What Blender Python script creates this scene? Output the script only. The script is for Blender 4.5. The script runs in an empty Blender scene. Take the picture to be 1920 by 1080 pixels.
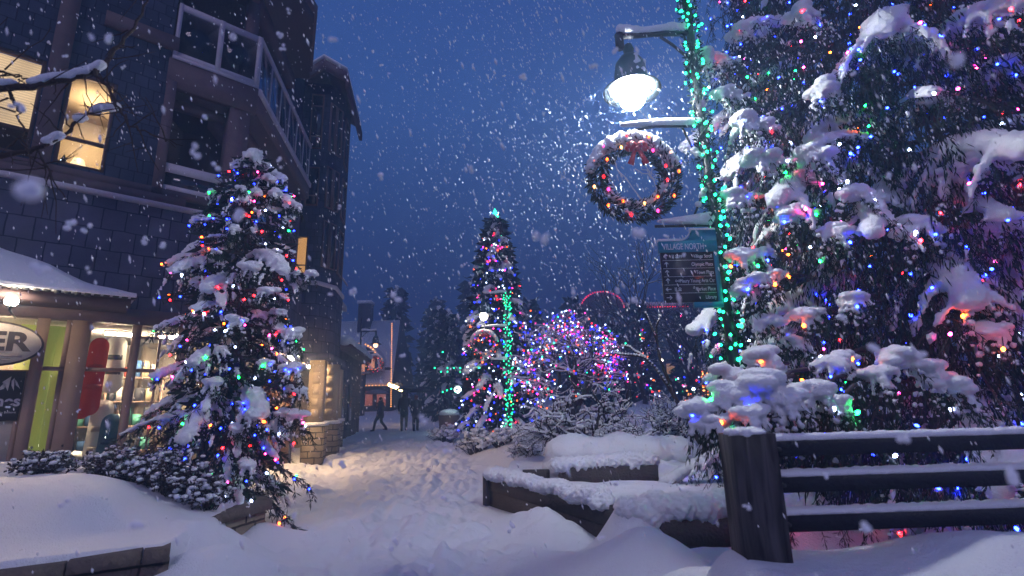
import bpy, math, random
import numpy as np
from mathutils import Vector, Matrix
random.seed(7); rng = np.random.default_rng(7)
S = bpy.context.scene
C = S.collection
PI = math.pi

# ------------------------------------------------------------------ camera
FPX = 955.0; PITCH = math.radians(12.7); ROLL = math.radians(1.2)
CAM = np.array([0, 0, 1.6])
_fw = np.array([0, math.cos(PITCH), math.sin(PITCH)]); _u0 = np.array([0, -math.sin(PITCH), math.cos(PITCH)]); _r0 = np.array([1., 0, 0])
_rt = _r0*math.cos(ROLL) - _u0*math.sin(ROLL); _up = _u0*math.cos(ROLL) + _r0*math.sin(ROLL)
cd = bpy.data.cameras.new('camera'); cam = bpy.data.objects.new('camera', cd); C.objects.link(cam)
cd.sensor_width = 36; cd.lens = FPX/1920*36; cd.clip_start = 0.05; cd.clip_end = 2000
cam.matrix_world = Matrix(((_rt[0], _up[0], -_fw[0], 0), (_rt[1], _up[1], -_fw[1], 0), (_rt[2], _up[2], -_fw[2], 1.6), (0, 0, 0, 1)))
cd.dof.use_dof = True; cd.dof.focus_distance = 8.0; cd.dof.aperture_fstop = 2.2
S.camera = cam

def ray(px, py): return _fw + _rt*(px-960)/FPX + _up*(540-py)/FPX
def atY(px, py, Y): r = ray(px, py); return CAM + r*(Y/r[1])
def atD(px, py, D): r = ray(px, py); return CAM + r*(D/math.hypot(r[0], r[1]))
def proj(p):
    d = np.array(p, float) - CAM; z = d@_fw
    return 960+FPX*(d@_rt)/z, 540-FPX*(d@_up)/z

# ------------------------------------------------------------------ world, key light, exposure
w = bpy.data.worlds.new('World'); S.world = w; w.use_nodes = True
nt = w.node_tree; nt.nodes.clear()
def N(t, typ, **kw):
    n = t.nodes.new(typ)
    for k, v in kw.items(): setattr(n, k, v)
    return n
out = N(nt, 'ShaderNodeOutputWorld'); bg = N(nt, 'ShaderNodeBackground'); bg2 = N(nt, 'ShaderNodeBackground'); addn = N(nt, 'ShaderNodeAddShader')
tc = N(nt, 'ShaderNodeTexCoord'); sp = N(nt, 'ShaderNodeSeparateXYZ'); ramp = N(nt, 'ShaderNodeValToRGB')
nt.links.new(tc.outputs['Generated'], sp.inputs[0]); nt.links.new(sp.outputs[2], ramp.inputs[0])
e = ramp.color_ramp.elements
e[0].position = 0.0; e[0].color = (0.016, 0.028, 0.085, 1)
e[1].position = 1.0; e[1].color = (0.020, 0.040, 0.155, 1)
for p_, c_ in ((0.12, (0.018, 0.040, 0.125, 1)), (0.32, (0.024, 0.064, 0.190, 1)), (0.52, (0.029, 0.082, 0.255, 1)), (0.68, (0.024, 0.066, 0.225, 1))):
    x = ramp.color_ramp.elements.new(p_); x.color = c_
nz = N(nt, 'ShaderNodeTexNoise'); nz.inputs['Scale'].default_value = 1.6; nz.inputs['Detail'].default_value = 3
mx = N(nt, 'ShaderNodeMixRGB', blend_type='MULTIPLY'); mx.inputs[0].default_value = 0.3
nt.links.new(tc.outputs['Generated'], nz.inputs['Vector']); nt.links.new(ramp.outputs[0], mx.inputs[1]); nt.links.new(nz.outputs['Fac'], mx.inputs[2])
nt.links.new(mx.outputs[0], bg.inputs[0]); bg.inputs[1].default_value = 1.9
sky = N(nt, 'ShaderNodeTexSky'); sky.sky_type = 'NISHITA'; sky.sun_disc = False
sky.sun_elevation = math.radians(-4.5); sky.sun_rotation = math.radians(200)
nt.links.new(sky.outputs[0], bg2.inputs[0]); bg2.inputs[1].default_value = 0.15
nt.links.new(bg.outputs[0], addn.inputs[0]); nt.links.new(bg2.outputs[0], addn.inputs[1]); nt.links.new(addn.outputs[0], out.inputs[0])

sl = bpy.data.lights.new('sky_glow', 'SUN'); so = bpy.data.objects.new('sky_glow', sl); C.objects.link(so)
sl.energy = 1.05; sl.angle = math.radians(20); sl.color = (0.86, 0.72, 1.0)
so.rotation_euler = Vector((0.15, 0.78, -0.60)).to_track_quat('-Z', 'Y').to_euler()   # dusk and town glow from behind the street

S.view_settings.view_transform = 'Standard'; S.view_settings.look = 'None'; S.view_settings.exposure = 0.15; S.view_settings.gamma = 1
cy = S.cycles
cy.use_denoising = True
try: cy.denoiser = 'OPENIMAGEDENOISE'
except Exception: pass
cy.use_light_tree = True; cy.max_bounces = 5; cy.diffuse_bounces = 3; cy.glossy_bounces = 3; cy.transmission_bounces = 4; cy.transparent_max_bounces = 6
cy.sample_clamp_indirect = 2.5; cy.sample_clamp_direct = 0; cy.caustics_reflective = False; cy.caustics_refractive = False
cy.volume_bounces = 0

# ------------------------------------------------------------------ object helpers
ORG = {}
def tag(o, label=None, cat=None, group=None, kind=None):
    if label: o['label'] = label
    if cat: o['category'] = cat
    if group: o['group'] = group
    if kind: o['kind'] = kind
    return o
def thing(name, label, cat, loc=(0, 0, 0), group=None, rotz=0):
    o = bpy.data.objects.new(name, None); C.objects.link(o); o.location = loc; o.rotation_euler = (0, 0, rotz)
    o.empty_display_size = 0.1
    ORG[o.name] = np.array(loc, float)
    return tag(o, label, cat, group)
_ico = {}
def ico(n):
    if n not in _ico:
        import bmesh
        b = bmesh.new(); bmesh.ops.create_icosphere(b, subdivisions=n, radius=1)
        _ico[n] = (np.array([v.co[:] for v in b.verts]), np.array([[v.index for v in f.verts] for f in b.faces])); b.free()
    return _ico[n]
class MB:
    def __init__(s): s.V = []; s.T = []; s.Q = []; s.TM = []; s.QM = []; s.n = 0
    def add(s, V, F, m=0):
        V = np.asarray(V, float).reshape(-1, 3); F = np.asarray(F, int)
        if F.shape[1] == 3: s.T.append(F+s.n); s.TM.append(np.full(len(F), m))
        else: s.Q.append(F+s.n); s.QM.append(np.full(len(F), m))
        s.V.append(V); s.n += len(V); return s
    def hexa(s, P, m=0):   # 8 corners: bottom 4 ccw, top 4
        return s.add(P, [[0, 3, 2, 1], [4, 5, 6, 7], [0, 1, 5, 4], [1, 2, 6, 5], [2, 3, 7, 6], [3, 0, 4, 7]], m)
    def box(s, x0, x1, y0, y1, z0, z1, m=0):
        return s.hexa([(x0, y0, z0), (x1, y0, z0), (x1, y1, z0), (x0, y1, z0), (x0, y0, z1), (x1, y0, z1), (x1, y1, z1), (x0, y1, z1)], m)
    def fbox(s, fr, t0, t1, o0, o1, z0, z1, m=0):   # box in a facade frame: t along, o outward
        f = lambda t, o, z: (*fr(t, o), z)
        return s.hexa([f(t0, o1, z0), f(t1, o1, z0), f(t1, o0, z0), f(t0, o0, z0), f(t0, o1, z1), f(t1, o1, z1), f(t1, o0, z1), f(t0, o0, z1)], m)
    def blobs(s, c, r, sub=1, m=0):     # c (k,3) centres, r (k,3) radii
        V, F = ico(sub); c = np.asarray(c, float).reshape(-1, 3); r = np.asarray(r, float)
        if r.ndim == 1: r = np.repeat(r[:, None], 3, 1)
        A = V[None]*r[:, None, :]+c[:, None, :]
        G = F[None]+(np.arange(len(c))*len(V))[:, None, None]
        return s.add(A.reshape(-1, 3), G.reshape(-1, 3), m)
    def tube(s, P, R, k=6, m=0, cap=True):
        P = np.asarray(P, float); n = len(P); R = np.broadcast_to(np.asarray(R, float), (n,))
        T = np.gradient(P, axis=0); T /= np.linalg.norm(T, axis=1)[:, None]+1e-9
        a = np.array([0, 0, 1.]) if abs(T[0][2]) < .9 else np.array([1., 0, 0])
        X = np.cross(T, a); X /= np.linalg.norm(X, axis=1)[:, None]+1e-9; Y = np.cross(T, X)
        th = np.arange(k)*2*PI/k
        V = P[:, None]+R[:, None, None]*(np.cos(th)[None, :, None]*X[:, None]+np.sin(th)[None, :, None]*Y[:, None])
        i = np.arange(n-1)[:, None]*k; j = np.arange(k)[None]; j2 = (j+1) % k
        F = np.stack([i+j, i+j2, i+k+j2, i+k+j], -1).reshape(-1, 4)
        V = V.reshape(-1, 3)
        if cap:
            V = np.vstack([V, P[:1], P[-1:]]); b = n*k
            c1 = [[(q+1) % k, q, b] for q in range(k)]; c2 = [[b-k+q, b-k+(q+1) % k, b+1] for q in range(k)]
            s.add(V, F, m); off = s.n-len(V)
            s.T.append(np.array(c1+c2)+off); s.TM.append(np.full(2*k, m)); return s
        return s.add(V, F, m)
    def lathe(s, prof, c=(0, 0, 0), k=24, m=0):
        prof = np.asarray(prof, float); n = len(prof); th = np.arange(k)*2*PI/k
        V = np.stack([prof[:, 0][:, None]*np.cos(th), prof[:, 0][:, None]*np.sin(th), np.repeat(prof[:, 1][:, None], k, 1)], -1)+np.array(c)
        i = np.arange(n-1)[:, None]*k; j = np.arange(k)[None]; j2 = (j+1) % k
        return s.add(V.reshape(-1, 3), np.stack([i+j, i+j2, i+k+j2, i+k+j], -1).reshape(-1, 4), m)
    def prism(s, pts, z0, z1, m=0):     # extrude a polygon outline (n,2); fan caps (convex)
        n = len(pts); b = [(x, y, z0) for x, y in pts]+[(x, y, z1) for x, y in pts]
        q = [[i, (i+1) % n, n+(i+1) % n, n+i] for i in range(n)]
        s.add(b, q, m); o = s.n-2*n
        s.T.append(np.array([[0, i+1, i] for i in range(1, n-1)]+[[n, n+i, n+i+1] for i in range(1, n-1)])+o); s.TM.append(np.full(2*(n-2), m)); return s
    def mesh(s, name, mats, org=(0, 0, 0), smooth=False):
        me = bpy.data.meshes.new(name)
        V = np.vstack(s.V)-np.asarray(org)
        T = np.vstack(s.T) if s.T else np.zeros((0, 3), int); Q = np.vstack(s.Q) if s.Q else np.zeros((0, 4), int)
        me.vertices.add(len(V)); me.vertices.foreach_set('co', V.astype(np.float32).ravel())
        me.loops.add(T.size+Q.size); me.loops.foreach_set('vertex_index', np.concatenate([T.ravel(), Q.ravel()]).astype(np.int32))
        me.polygons.add(len(T)+len(Q))
        ls = np.concatenate([np.arange(len(T))*3, T.size+np.arange(len(Q))*4])
        me.polygons.foreach_set('loop_start', ls.astype(np.int32))
        for mt in (mats if isinstance(mats, (list, tuple)) else [mats]): me.materials.append(mt)
        mi = np.concatenate(s.TM+s.QM) if (s.TM or s.QM) else np.zeros(0)
        me.polygons.foreach_set('material_index', mi.astype(np.int32))
        if smooth: me.polygons.foreach_set('use_smooth', np.ones(len(me.polygons), bool))
        me.update(calc_edges=True); me.validate()
        return me
    def build(s, name, mats, parent=None, smooth=False, world=True, kind=None, label=None, cat=None, group=None):
        org = ORG.get(parent.name, np.zeros(3)) if (parent is not None and world) else np.zeros(3)
        o = bpy.data.objects.new(name, s.mesh(name, mats, org, smooth)); C.objects.link(o)
        if parent is not None: o.parent = parent; ORG[o.name] = ORG.get(parent.name, np.zeros(3)) if world else np.zeros(3)
        return tag(o, label, cat, group, kind)
def copy_tree(o, parent=None):
    c = o.copy(); C.objects.link(c); c.parent = parent
    for ch in list(o.children): copy_tree(ch, c)
    return c
def fuse(o, voxel, smooth_it=0, disp=None):
    """melt a heap of overlapping snow lumps into one skin"""
    m = o.modifiers.new('r', 'REMESH'); m.mode = 'VOXEL'; m.voxel_size = voxel; m.use_smooth_shade = True
    if smooth_it:
        k = o.modifiers.new('s', 'SMOOTH'); k.factor = .5; k.iterations = smooth_it
    dg = bpy.context.evaluated_depsgraph_get(); ev = o.evaluated_get(dg)
    me = bpy.data.meshes.new_from_object(ev); old = o.data; mats = list(old.materials)
    o.modifiers.clear(); o.data = me; bpy.data.meshes.remove(old)
    me.materials.clear()
    for q in mats: me.materials.append(q)
    if disp:
        n = len(me.vertices); co = np.empty(n*3, np.float32); me.vertices.foreach_get('co', co); co = co.reshape(-1, 3); nr = np.empty(n*3, np.float32); me.vertices.foreach_get('normal', nr); nr = nr.reshape(-1, 3)
        a = 6.283/disp[1]; x, y, z = co.T
        w_ = np.sin(a*x+1.7*np.sin(a*.61*y+2))*np.sin(a*.9*y+1.9*np.sin(a*.57*z))+.6*np.sin(a*1.9*z+2*np.sin(a*1.1*x))*np.sin(a*2.1*x+1.3*np.sin(a*1.3*y))+.35*np.sin(a*4.3*x+a*1.1*y)*np.sin(a*4.1*z-a*1.7*y)
        co += nr*(w_*disp[0])[:, None]; me.vertices.foreach_set('co', co.ravel()); me.update()
    me.polygons.foreach_set('use_smooth', np.ones(len(me.polygons), bool)); me.polygons.foreach_set('material_index', np.zeros(len(me.polygons), np.int32))
    return o

# ------------------------------------------------------------------ materials
def mat(name, col=(.5, .5, .5), rough=.6, metal=0, noise=None, bump=None, emit=None, spec=.5, coords='Object', extra=None):
    """noise=(scale, amount, colour2) mottles the base colour; bump=(scale, strength)"""
    m = bpy.data.materials.new(name); m.use_nodes = True; t = m.node_tree; b = t.nodes['Principled BSDF']
    b.inputs['Base Color'].default_value = (*col, 1); b.inputs['Roughness'].default_value = rough; b.inputs['Metallic'].default_value = metal
    b.inputs['Specular IOR Level'].default_value = spec
    tcn = N(t, 'ShaderNodeTexCoord')
    if noise:
        n = N(t, 'ShaderNodeTexNoise'); n.inputs['Scale'].default_value = noise[0]; n.inputs['Detail'].default_value = 6; n.inputs['Roughness'].default_value = .65
        r = N(t, 'ShaderNodeValToRGB'); r.color_ramp.elements[0].position = .5-.5*noise[1]*.6; r.color_ramp.elements[1].position = .5+.5*noise[1]*.6
        r.color_ramp.elements[0].color = (*col, 1); r.color_ramp.elements[1].color = (*noise[2], 1)
        t.links.new(tcn.outputs[coords], n.inputs['Vector']); t.links.new(n.outputs['Fac'], r.inputs[0]); t.links.new(r.outputs[0], b.inputs['Base Color'])
    if bump:
        n2 = N(t, 'ShaderNodeTexNoise'); n2.inputs['Scale'].default_value = bump[0]; n2.inputs['Detail'].default_value = 5
        bp = N(t, 'ShaderNodeBump'); bp.inputs['Strength'].default_value = bump[1]; bp.inputs['Distance'].default_value = bump[2] if len(bump) > 2 else .02
        t.links.new(tcn.outputs[coords], n2.inputs['Vector']); t.links.new(n2.outputs['Fac'], bp.inputs['Height']); t.links.new(bp.outputs[0], b.inputs['Normal'])
    if emit: b.inputs['Emission Color'].default_value = (*emit[0], 1); b.inputs['Emission Strength'].default_value = emit[1]
    if extra: extra(t, b, tcn)
    return m
def emat(name, col, st, base=(.02, .02, .02)):
    return mat(name, base, .4, emit=(col, st))

def snow_extra(scale_s):
    def f(t, b, tcn):
        n1 = N(t, 'ShaderNodeTexNoise'); n1.inputs['Scale'].default_value = 9*scale_s; n1.inputs['Detail'].default_value = 8; n1.inputs['Roughness'].default_value = .6
        n2 = N(t, 'ShaderNodeTexNoise'); n2.inputs['Scale'].default_value = 90*scale_s; n2.inputs['Detail'].default_value = 3
        a = N(t, 'ShaderNodeMath', operation='MULTIPLY_ADD'); a.inputs[1].default_value = .45
        t.links.new(tcn.outputs['Object'], n1.inputs['Vector']); t.links.new(tcn.outputs['Object'], n2.inputs['Vector'])
        t.links.new(n2.outputs['Fac'], a.inputs[0]); t.links.new(n1.outputs['Fac'], a.inputs[2])
        bp = N(t, 'ShaderNodeBump'); bp.inputs['Strength'].default_value = .8; bp.inputs['Distance'].default_value = .045/scale_s
        t.links.new(a.outputs[0], bp.inputs['Height']); t.links.new(bp.outputs[0], b.inputs['Normal'])
    return f
SNOW = mat('snow', (.80, .81, .84), .75, spec=.25, extra=snow_extra(1.6))
SNOWG = mat('ground_snow', (.78, .79, .83), .8, spec=.2, extra=snow_extra(1.0))

def tiles_mat(name, c1, c2, mortar, bw, bh, msize=.012, rough=.8, strength=.6, uvrot=0):
    """shingles / stone courses laid along the wall: object X is along the wall and Z is up (walls carry a rotation)"""
    m = bpy.data.materials.new(name); m.use_nodes = True; t = m.node_tree; b = t.nodes['Principled BSDF']; b.inputs['Roughness'].default_value = rough
    b.inputs['Specular IOR Level'].default_value = .25
    tcn = N(t, 'ShaderNodeTexCoord'); s_ = N(t, 'ShaderNodeSeparateXYZ'); g = N(t, 'ShaderNodeNewGeometry'); gs = N(t, 'ShaderNodeSeparateXYZ')
    t.links.new(tcn.outputs['Object'], s_.inputs[0])
    cr = N(t, 'ShaderNodeVectorMath', operation='CROSS_PRODUCT'); cr.inputs[0].default_value = (0, 0, 1); t.links.new(g.outputs['True Normal'], cr.inputs[1])
    dt = N(t, 'ShaderNodeVectorMath', operation='DOT_PRODUCT'); t.links.new(cr.outputs[0], dt.inputs[0]); t.links.new(tcn.outputs['Object'], dt.inputs[1])
    cb = N(t, 'ShaderNodeCombineXYZ'); t.links.new(dt.outputs['Value'], cb.inputs[0]); t.links.new(s_.outputs[2], cb.inputs[1])
    # ragged butts: wobble the courses a little
    wn = N(t, 'ShaderNodeTexNoise'); wn.inputs['Scale'].default_value = 5; t.links.new(cb.outputs[0], wn.inputs['Vector'])
    wa = N(t, 'ShaderNodeVectorMath', operation='MULTIPLY_ADD'); wa.inputs[1].default_value = (.03, .04, 0); t.links.new(wn.outputs['Color'], wa.inputs[0]); t.links.new(cb.outputs[0], wa.inputs[2])
    br = N(t, 'ShaderNodeTexBrick'); br.inputs['Scale'].default_value = 1; br.inputs['Brick Width'].default_value = bw; br.inputs['Row Height'].default_value = bh
    br.inputs['Mortar Size'].default_value = msize; br.inputs['Mortar Smooth'].default_value = .3; br.inputs['Bias'].default_value = 0
    br.inputs['Color1'].default_value = (*c1, 1); br.inputs['Color2'].default_value = (*c2, 1); br.inputs['Mortar'].default_value = (*mortar, 1)
    t.links.new(wa.outputs[0], br.inputs['Vector'])
    nn = N(t, 'ShaderNodeTexNoise'); nn.inputs['Scale'].default_value = 2.2; nn.inputs['Detail'].default_value = 6; t.links.new(tcn.outputs['Object'], nn.inputs['Vector'])
    mm = N(t, 'ShaderNodeMixRGB', blend_type='OVERLAY'); mm.inputs[0].default_value = .7; t.links.new(br.outputs['Color'], mm.inputs[1]); t.links.new(nn.outputs['Fac'], mm.inputs[2])
    t.links.new(mm.outputs[0], b.inputs['Base Color'])
    n3 = N(t, 'ShaderNodeTexNoise'); n3.inputs['Scale'].default_value = 40; n3.inputs['Detail'].default_value = 4; t.links.new(tcn.outputs['Object'], n3.inputs['Vector'])
    ad = N(t, 'ShaderNodeMath', operation='MULTIPLY_ADD'); ad.inputs[1].default_value = -1.0; t.links.new(br.outputs['Fac'], ad.inputs[0])
    ml = N(t, 'ShaderNodeMath', operation='MULTIPLY'); ml.inputs[1].default_value = .5; t.links.new(n3.outputs['Fac'], ml.inputs[0]); t.links.new(ml.outputs[0], ad.inputs[2])
    bp = N(t, 'ShaderNodeBump'); bp.inputs['Strength'].default_value = strength; bp.inputs['Distance'].default_value = .03; t.links.new(ad.outputs[0], bp.inputs['Height']); t.links.new(bp.outputs[0], b.inputs['Normal'])
    return m
SHING = tiles_mat('slate_shingle', (.052, .056, .098), (.088, .086, .132), (.012, .012, .022), .30, .34, .010)
SHING2 = tiles_mat('dark_shingle', (.022, .032, .060), (.042, .052, .088), (.007, .008, .015), .19, .22, .009)
STONE = tiles_mat('stone_blocks', (.22, .18, .14), (.32, .27, .21), (.05, .04, .035), .34, .16, .014, strength=1.0)
STONE_D = tiles_mat('dark_stone', (.10, .075, .06), (.17, .13, .11), (.03, .025, .02), .5, .11, .012, strength=1.0)
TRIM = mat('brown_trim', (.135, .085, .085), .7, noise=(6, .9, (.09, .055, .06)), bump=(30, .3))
TRIMW = mat('painted_white_trim', (.55, .50, .54), .6, noise=(4, .8, (.42, .38, .42)), bump=(40, .15))
POSTB = mat('tan_shop_frame', (.36, .24, .18), .6, noise=(5, .9, (.28, .185, .14)), bump=(35, .2))
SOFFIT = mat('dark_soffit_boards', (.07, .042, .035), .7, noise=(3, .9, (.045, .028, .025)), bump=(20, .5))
DARKIN = mat('unlit_room', (.02, .016, .018), .9)
CREAM = mat('cream_render', (.45, .36, .25), .8, noise=(7, .9, (.36, .28, .19)), bump=(50, .3))
BLACKM = mat('black_metal', (.015, .017, .020), .45, noise=(12, .9, (.03, .03, .034)), spec=.4)
GREENM = mat('green_metal', (.018, .06, .050), .45)
WIRE = mat('cable_green', (.008, .018, .012), .5)
BARK = mat('bark', (.055, .038, .030), .9, noise=(14, .9, (.03, .022, .02)), bump=(50, .9))
TWIG = mat('twig_bark', (.05, .035, .035), .9)
NEEDLE = mat('needles', (.016, .030, .020), .7, noise=(3, .9, (.03, .048, .030)), spec=.2)
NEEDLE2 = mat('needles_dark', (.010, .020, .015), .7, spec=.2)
FROST = mat('frosted_needles', (.13, .14, .18), .8, spec=.2)
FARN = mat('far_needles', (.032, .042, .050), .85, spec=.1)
WOODF = mat('weathered_fence_wood', (.085, .080, .085), .8, noise=(4, .95, (.045, .042, .05)), bump=(40, .8))
def grain(t, b, tcn):
    mp = N(t, 'ShaderNodeMapping'); mp.inputs['Scale'].default_value = (22, 22, 2.4); t.links.new(tcn.outputs['Object'], mp.inputs[0])
    n = N(t, 'ShaderNodeTexNoise'); n.inputs['Scale'].default_value = 1; n.inputs['Detail'].default_value = 8; n.inputs['Distortion'].default_value = .6; t.links.new(mp.outputs[0], n.inputs['Vector'])
    r = N(t, 'ShaderNodeValToRGB'); r.color_ramp.elements[0].position = .35; r.color_ramp.elements[1].position = .7
    r.color_ramp.elements[0].color = (.020, .018, .022, 1); r.color_ramp.elements[1].color = (.085, .078, .085, 1)
    t.links.new(n.outputs['Fac'], r.inputs[0]); t.links.new(r.outputs[0], b.inputs['Base Color'])
    bp = N(t, 'ShaderNodeBump'); bp.inputs['Strength'].default_value = .8; bp.inputs['Distance'].default_value = .01; t.links.new(n.outputs['Fac'], bp.inputs['Height']); t.links.new(bp.outputs[0], b.inputs['Normal'])
POSTW = mat('split_grain_post', rough=.85, spec=.2, extra=grain)
RAILW = mat('dark_blue_rail', (.020, .022, .036), .7, noise=(6, .9, (.011, .012, .022)), bump=(50, .5), spec=.25)
TIMB = mat('dark_retaining_timber', (.07, .055, .05), .85, noise=(9, .9, (.035, .028, .028)), bump=(35, .9))
GLASS = bpy.data.materials.new('window_glass'); GLASS.use_nodes = True
def _glass(m, tint=(.8, .85, .9), refl=.35):
    t = m.node_tree; t.nodes.clear(); o = N(t, 'ShaderNodeOutputMaterial'); a = N(t, 'ShaderNodeBsdfTransparent'); g = N(t, 'ShaderNodeBsdfGlossy'); mxs = N(t, 'ShaderNodeMixShader'); fr = N(t, 'ShaderNodeFresnel')
    fr.inputs[0].default_value = 1.45; a.inputs[0].default_value = (*tint, 1); g.inputs['Roughness'].default_value = .03
    gb = N(t, 'ShaderNodeNewGeometry'); io = N(t, 'ShaderNodeMath', operation='MULTIPLY_ADD'); io.inputs[1].default_value = 1/1.45-1.45; io.inputs[2].default_value = 1.45
    t.links.new(gb.outputs['Backfacing'], io.inputs[0]); t.links.new(io.outputs[0], fr.inputs[0]); t.links.new(fr.outputs[0], mxs.inputs[0]); t.links.new(a.outputs[0], mxs.inputs[1]); t.links.new(g.outputs[0], mxs.inputs[2]); t.links.new(mxs.outputs[0], o.inputs[0])
_glass(GLASS)
BGLASS = bpy.data.materials.new('balcony_glass'); BGLASS.use_nodes = True; _glass(BGLASS, (.55, .62, .68))
DGLASS = mat('dark_glass', (.012, .014, .022), .08, spec=.8)
exec_parts = []

# ------------------------------------------------------------------ ground (one snow sheet)
def sstep(a, b, x): t = np.clip((x-a)/(b-a), 0, 1); return t*t*(3-2*t)
def vnoise(x, y, s, seed=0):
    r = np.random.default_rng(seed); G = r.random((257, 257)); X = x/s+97.3; Y = y/s+41.7
    xi = np.floor(X).astype(int); yi = np.floor(Y).astype(int); fx = X-xi; fy = Y-yi; fx = fx*fx*(3-2*fx); fy = fy*fy*(3-2*fy)
    a = G[xi % 256, yi % 256]; b = G[(xi+1) % 256, yi % 256]; c = G[xi % 256, (yi+1) % 256]; d = G[(xi+1) % 256, (yi+1) % 256]
    return (a*(1-fx)+b*fx)*(1-fy)+(c*(1-fx)+d*fx)*fy-.5
def gauss(x, y, cx, cy_, sx, sy, ang=0):
    ca, sa = math.cos(ang), math.sin(ang); dx = x-cx; dy = y-cy_; u = dx*ca+dy*sa; v = -dx*sa+dy*ca
    return np.exp(-(u/sx)**2-(v/sy)**2)
# left planter edge: from far left to corner K, then along to the end post
LW = [(-7.5, 2.2), (-4.07, 4.05), (-2.95, 4.70), (-3.05, 5.6), (-3.22, 6.55), (-4.6, 7.4), (-5.2, 8.6)]
def side_dist(x, y, poly):
    """distance to an open polyline, positive on its left"""
    best = np.full(np.shape(x), 1e9); sg = np.zeros(np.shape(x))
    for (ax, ay), (bx, by) in zip(poly[:-1], poly[1:]):
        dx, dy = bx-ax, by-ay; L2 = dx*dx+dy*dy; t = np.clip(((x-ax)*dx+(y-ay)*dy)/L2, 0, 1)
        qx = x-ax-t*dx; qy = y-ay-t*dy; d = np.hypot(qx, qy); s = np.sign(dx*(y-ay)-dy*(x-ax))
        m = d < best; best = np.where(m, d, best); sg = np.where(m, s, sg)
    return best*sg
RB = [(0.9, -1), (0.55, 2.0), (0.35, 3.2), (0.15, 4.6), (-0.15, 6.6), (-0.42, 8.5), (-0.75, 13.0), (-1.9, 18), (-3.3, 25), (-5, 34)]
def H(x, y):
    x = np.asarray(x, float); y = np.asarray(y, float)
    base = .020*np.clip(y-9, 0, 60)
    rough = .05*vnoise(x, y, .55, 1)+.035*vnoise(x, y, .22, 2)
    dl = side_dist(x, y, LW)       # positive = inside the planter
    dr = -side_dist(x, y, RB)      # positive = right of the path edge
    path = sstep(.5, -.6, dr)*sstep(.3, -.3, dl)
    trod = np.maximum(vnoise(x, y, .34, 3), -.12)*.20+np.abs(vnoise(x, y, .19, 4))*.15+vnoise(x, y, .085, 6)*.055
    h = base+rough*.6+path*trod
    # right bank
    bank = .42*sstep(0, 1.3, dr)
    h = h+bank*sstep(9.0, 10.5, y)+.10*sstep(0, .6, dr)*sstep(6.5, 4, y)
    h = h+sstep(9, 11, y)*sstep(-.1, .5, dr)*.22*np.maximum(vnoise(x, y, .8, 9)+.15, 0)
    # planter fill behind the timber walls (right middle)
    pf = np.minimum(sstep(.0, .12, side_dist(x, y, [(3.4, 5.42), (1.45, 5.42), (1.12, 6.05), (-.26, 8.55), (-.2, 9.2)])*-1), 1)
    h = h*(1-pf)+pf*np.maximum(h, .47+.10*vnoise(x, y, .6, 11)+.05*vnoise(x, y, .2, 12))
    pf2 = sstep(7.78, 7.88, y)*sstep(.62, .72, x+.0)*sstep(3.6, 2.2, x)*sstep(10.5, 9, y)
    h = h+pf2*(.22+.18*gauss(x, y, 1.6, 8.7, .9, .8))
    cr = .10*vnoise(x, y, .25, 15)+.05*vnoise(x, y, .1, 19)
    # foreground drifts
    ridge = gauss(x, y, 1.75, 3.55, .95, .50, .10)*.30+gauss(x, y, 1.05, 3.55, .40, .80, -.5)*.20
    h = h+ridge
    h = h+.62*sstep(.55, 1.7, x+.30*np.sin(y*1.7))*sstep(3.9, 2.6, y)
    h = h-.17*gauss(x, y, 1.25, 2.65, .30, .55, -.6)+.10*gauss(x, y, .92, 2.05, .35, .28, .5)
    h = np.maximum(h, (.66+.5*cr)*gauss(x, y, 1.18, 5.55, .36, .50, 0)); h = np.maximum(h, (.50+.5*cr)*gauss(x, y, 1.15, 4.75, .55, .75, .3)); h = np.maximum(h, (.30+cr)*gauss(x, y, .35, 6.7, .35, .9, .45))
    h = h+.05*vnoise(x, y, .5, 23)*sstep(.2, .8, dr)*sstep(6, 5, y)
    h = h+.22*gauss(x, y, 2.45, 2.72, .26, .22)+.06*gauss(x, y, 1.75, 2.2, .3, .25)
    h = h+.12*gauss(x, y, .62, 4.3, .3, .8, .45)+.10*gauss(x, y, .35, 5.4, .35, .9, .3)
    h = np.maximum(h, (.80+.06*vnoise(x, y, .6, 24)+.02*vnoise(x, y, .2, 25))*sstep(.62, 1.15, x+.25*vnoise(x, y, .7, 26))*sstep(3.5, 3.05, y)+.10*gauss(x, y, 2.35, 2.7, .35, .3))
    h = np.maximum(h, (.33+.5*cr)*gauss(x, y, 1.8, 4.9, .8, .45))
    # left planter bed
    bed = .50+.47*sstep(.1, 1.7, dl)+.10*vnoise(x, y, 1.1, 13)*sstep(0, .6, dl)+.05*vnoise(x, y, .4, 14)
    inb = sstep(-.02, .10, dl)*sstep(8.9, 8.5, y)
    h = h*(1-inb)+bed*inb
    # snow slumped over the wall between the long wall and the end post
    h = np.maximum(h, (.58+cr)*gauss(x, y, -3.15, 5.35, .62, .50, .3))
    h = np.maximum(h, (.36+cr)*gauss(x, y, -2.75, 4.95, .75, .60, .3))
    h = np.maximum(h, (.24+.06*vnoise(x, y, .2, 16))*gauss(x, y, -3.05, 6.5, .42, .7, 0))
    h = h+.12*sstep(-.5, 0, dl)*sstep(.04, -.04, dl)*sstep(4.7, 4.0, y)
    # bank beyond, behind everything on the right
    h = h+.5*sstep(11, 16, y)*sstep(1.5, 4, x)+sstep(28, 60, y)*.5
    return h
def axis(a, segs):
    o = [a]
    for b, st in segs:
        n = max(1, int(round((b-o[-1])/st))); o += list(np.linspace(o[-1], b, n+1)[1:])
    return np.array(o)
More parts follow.
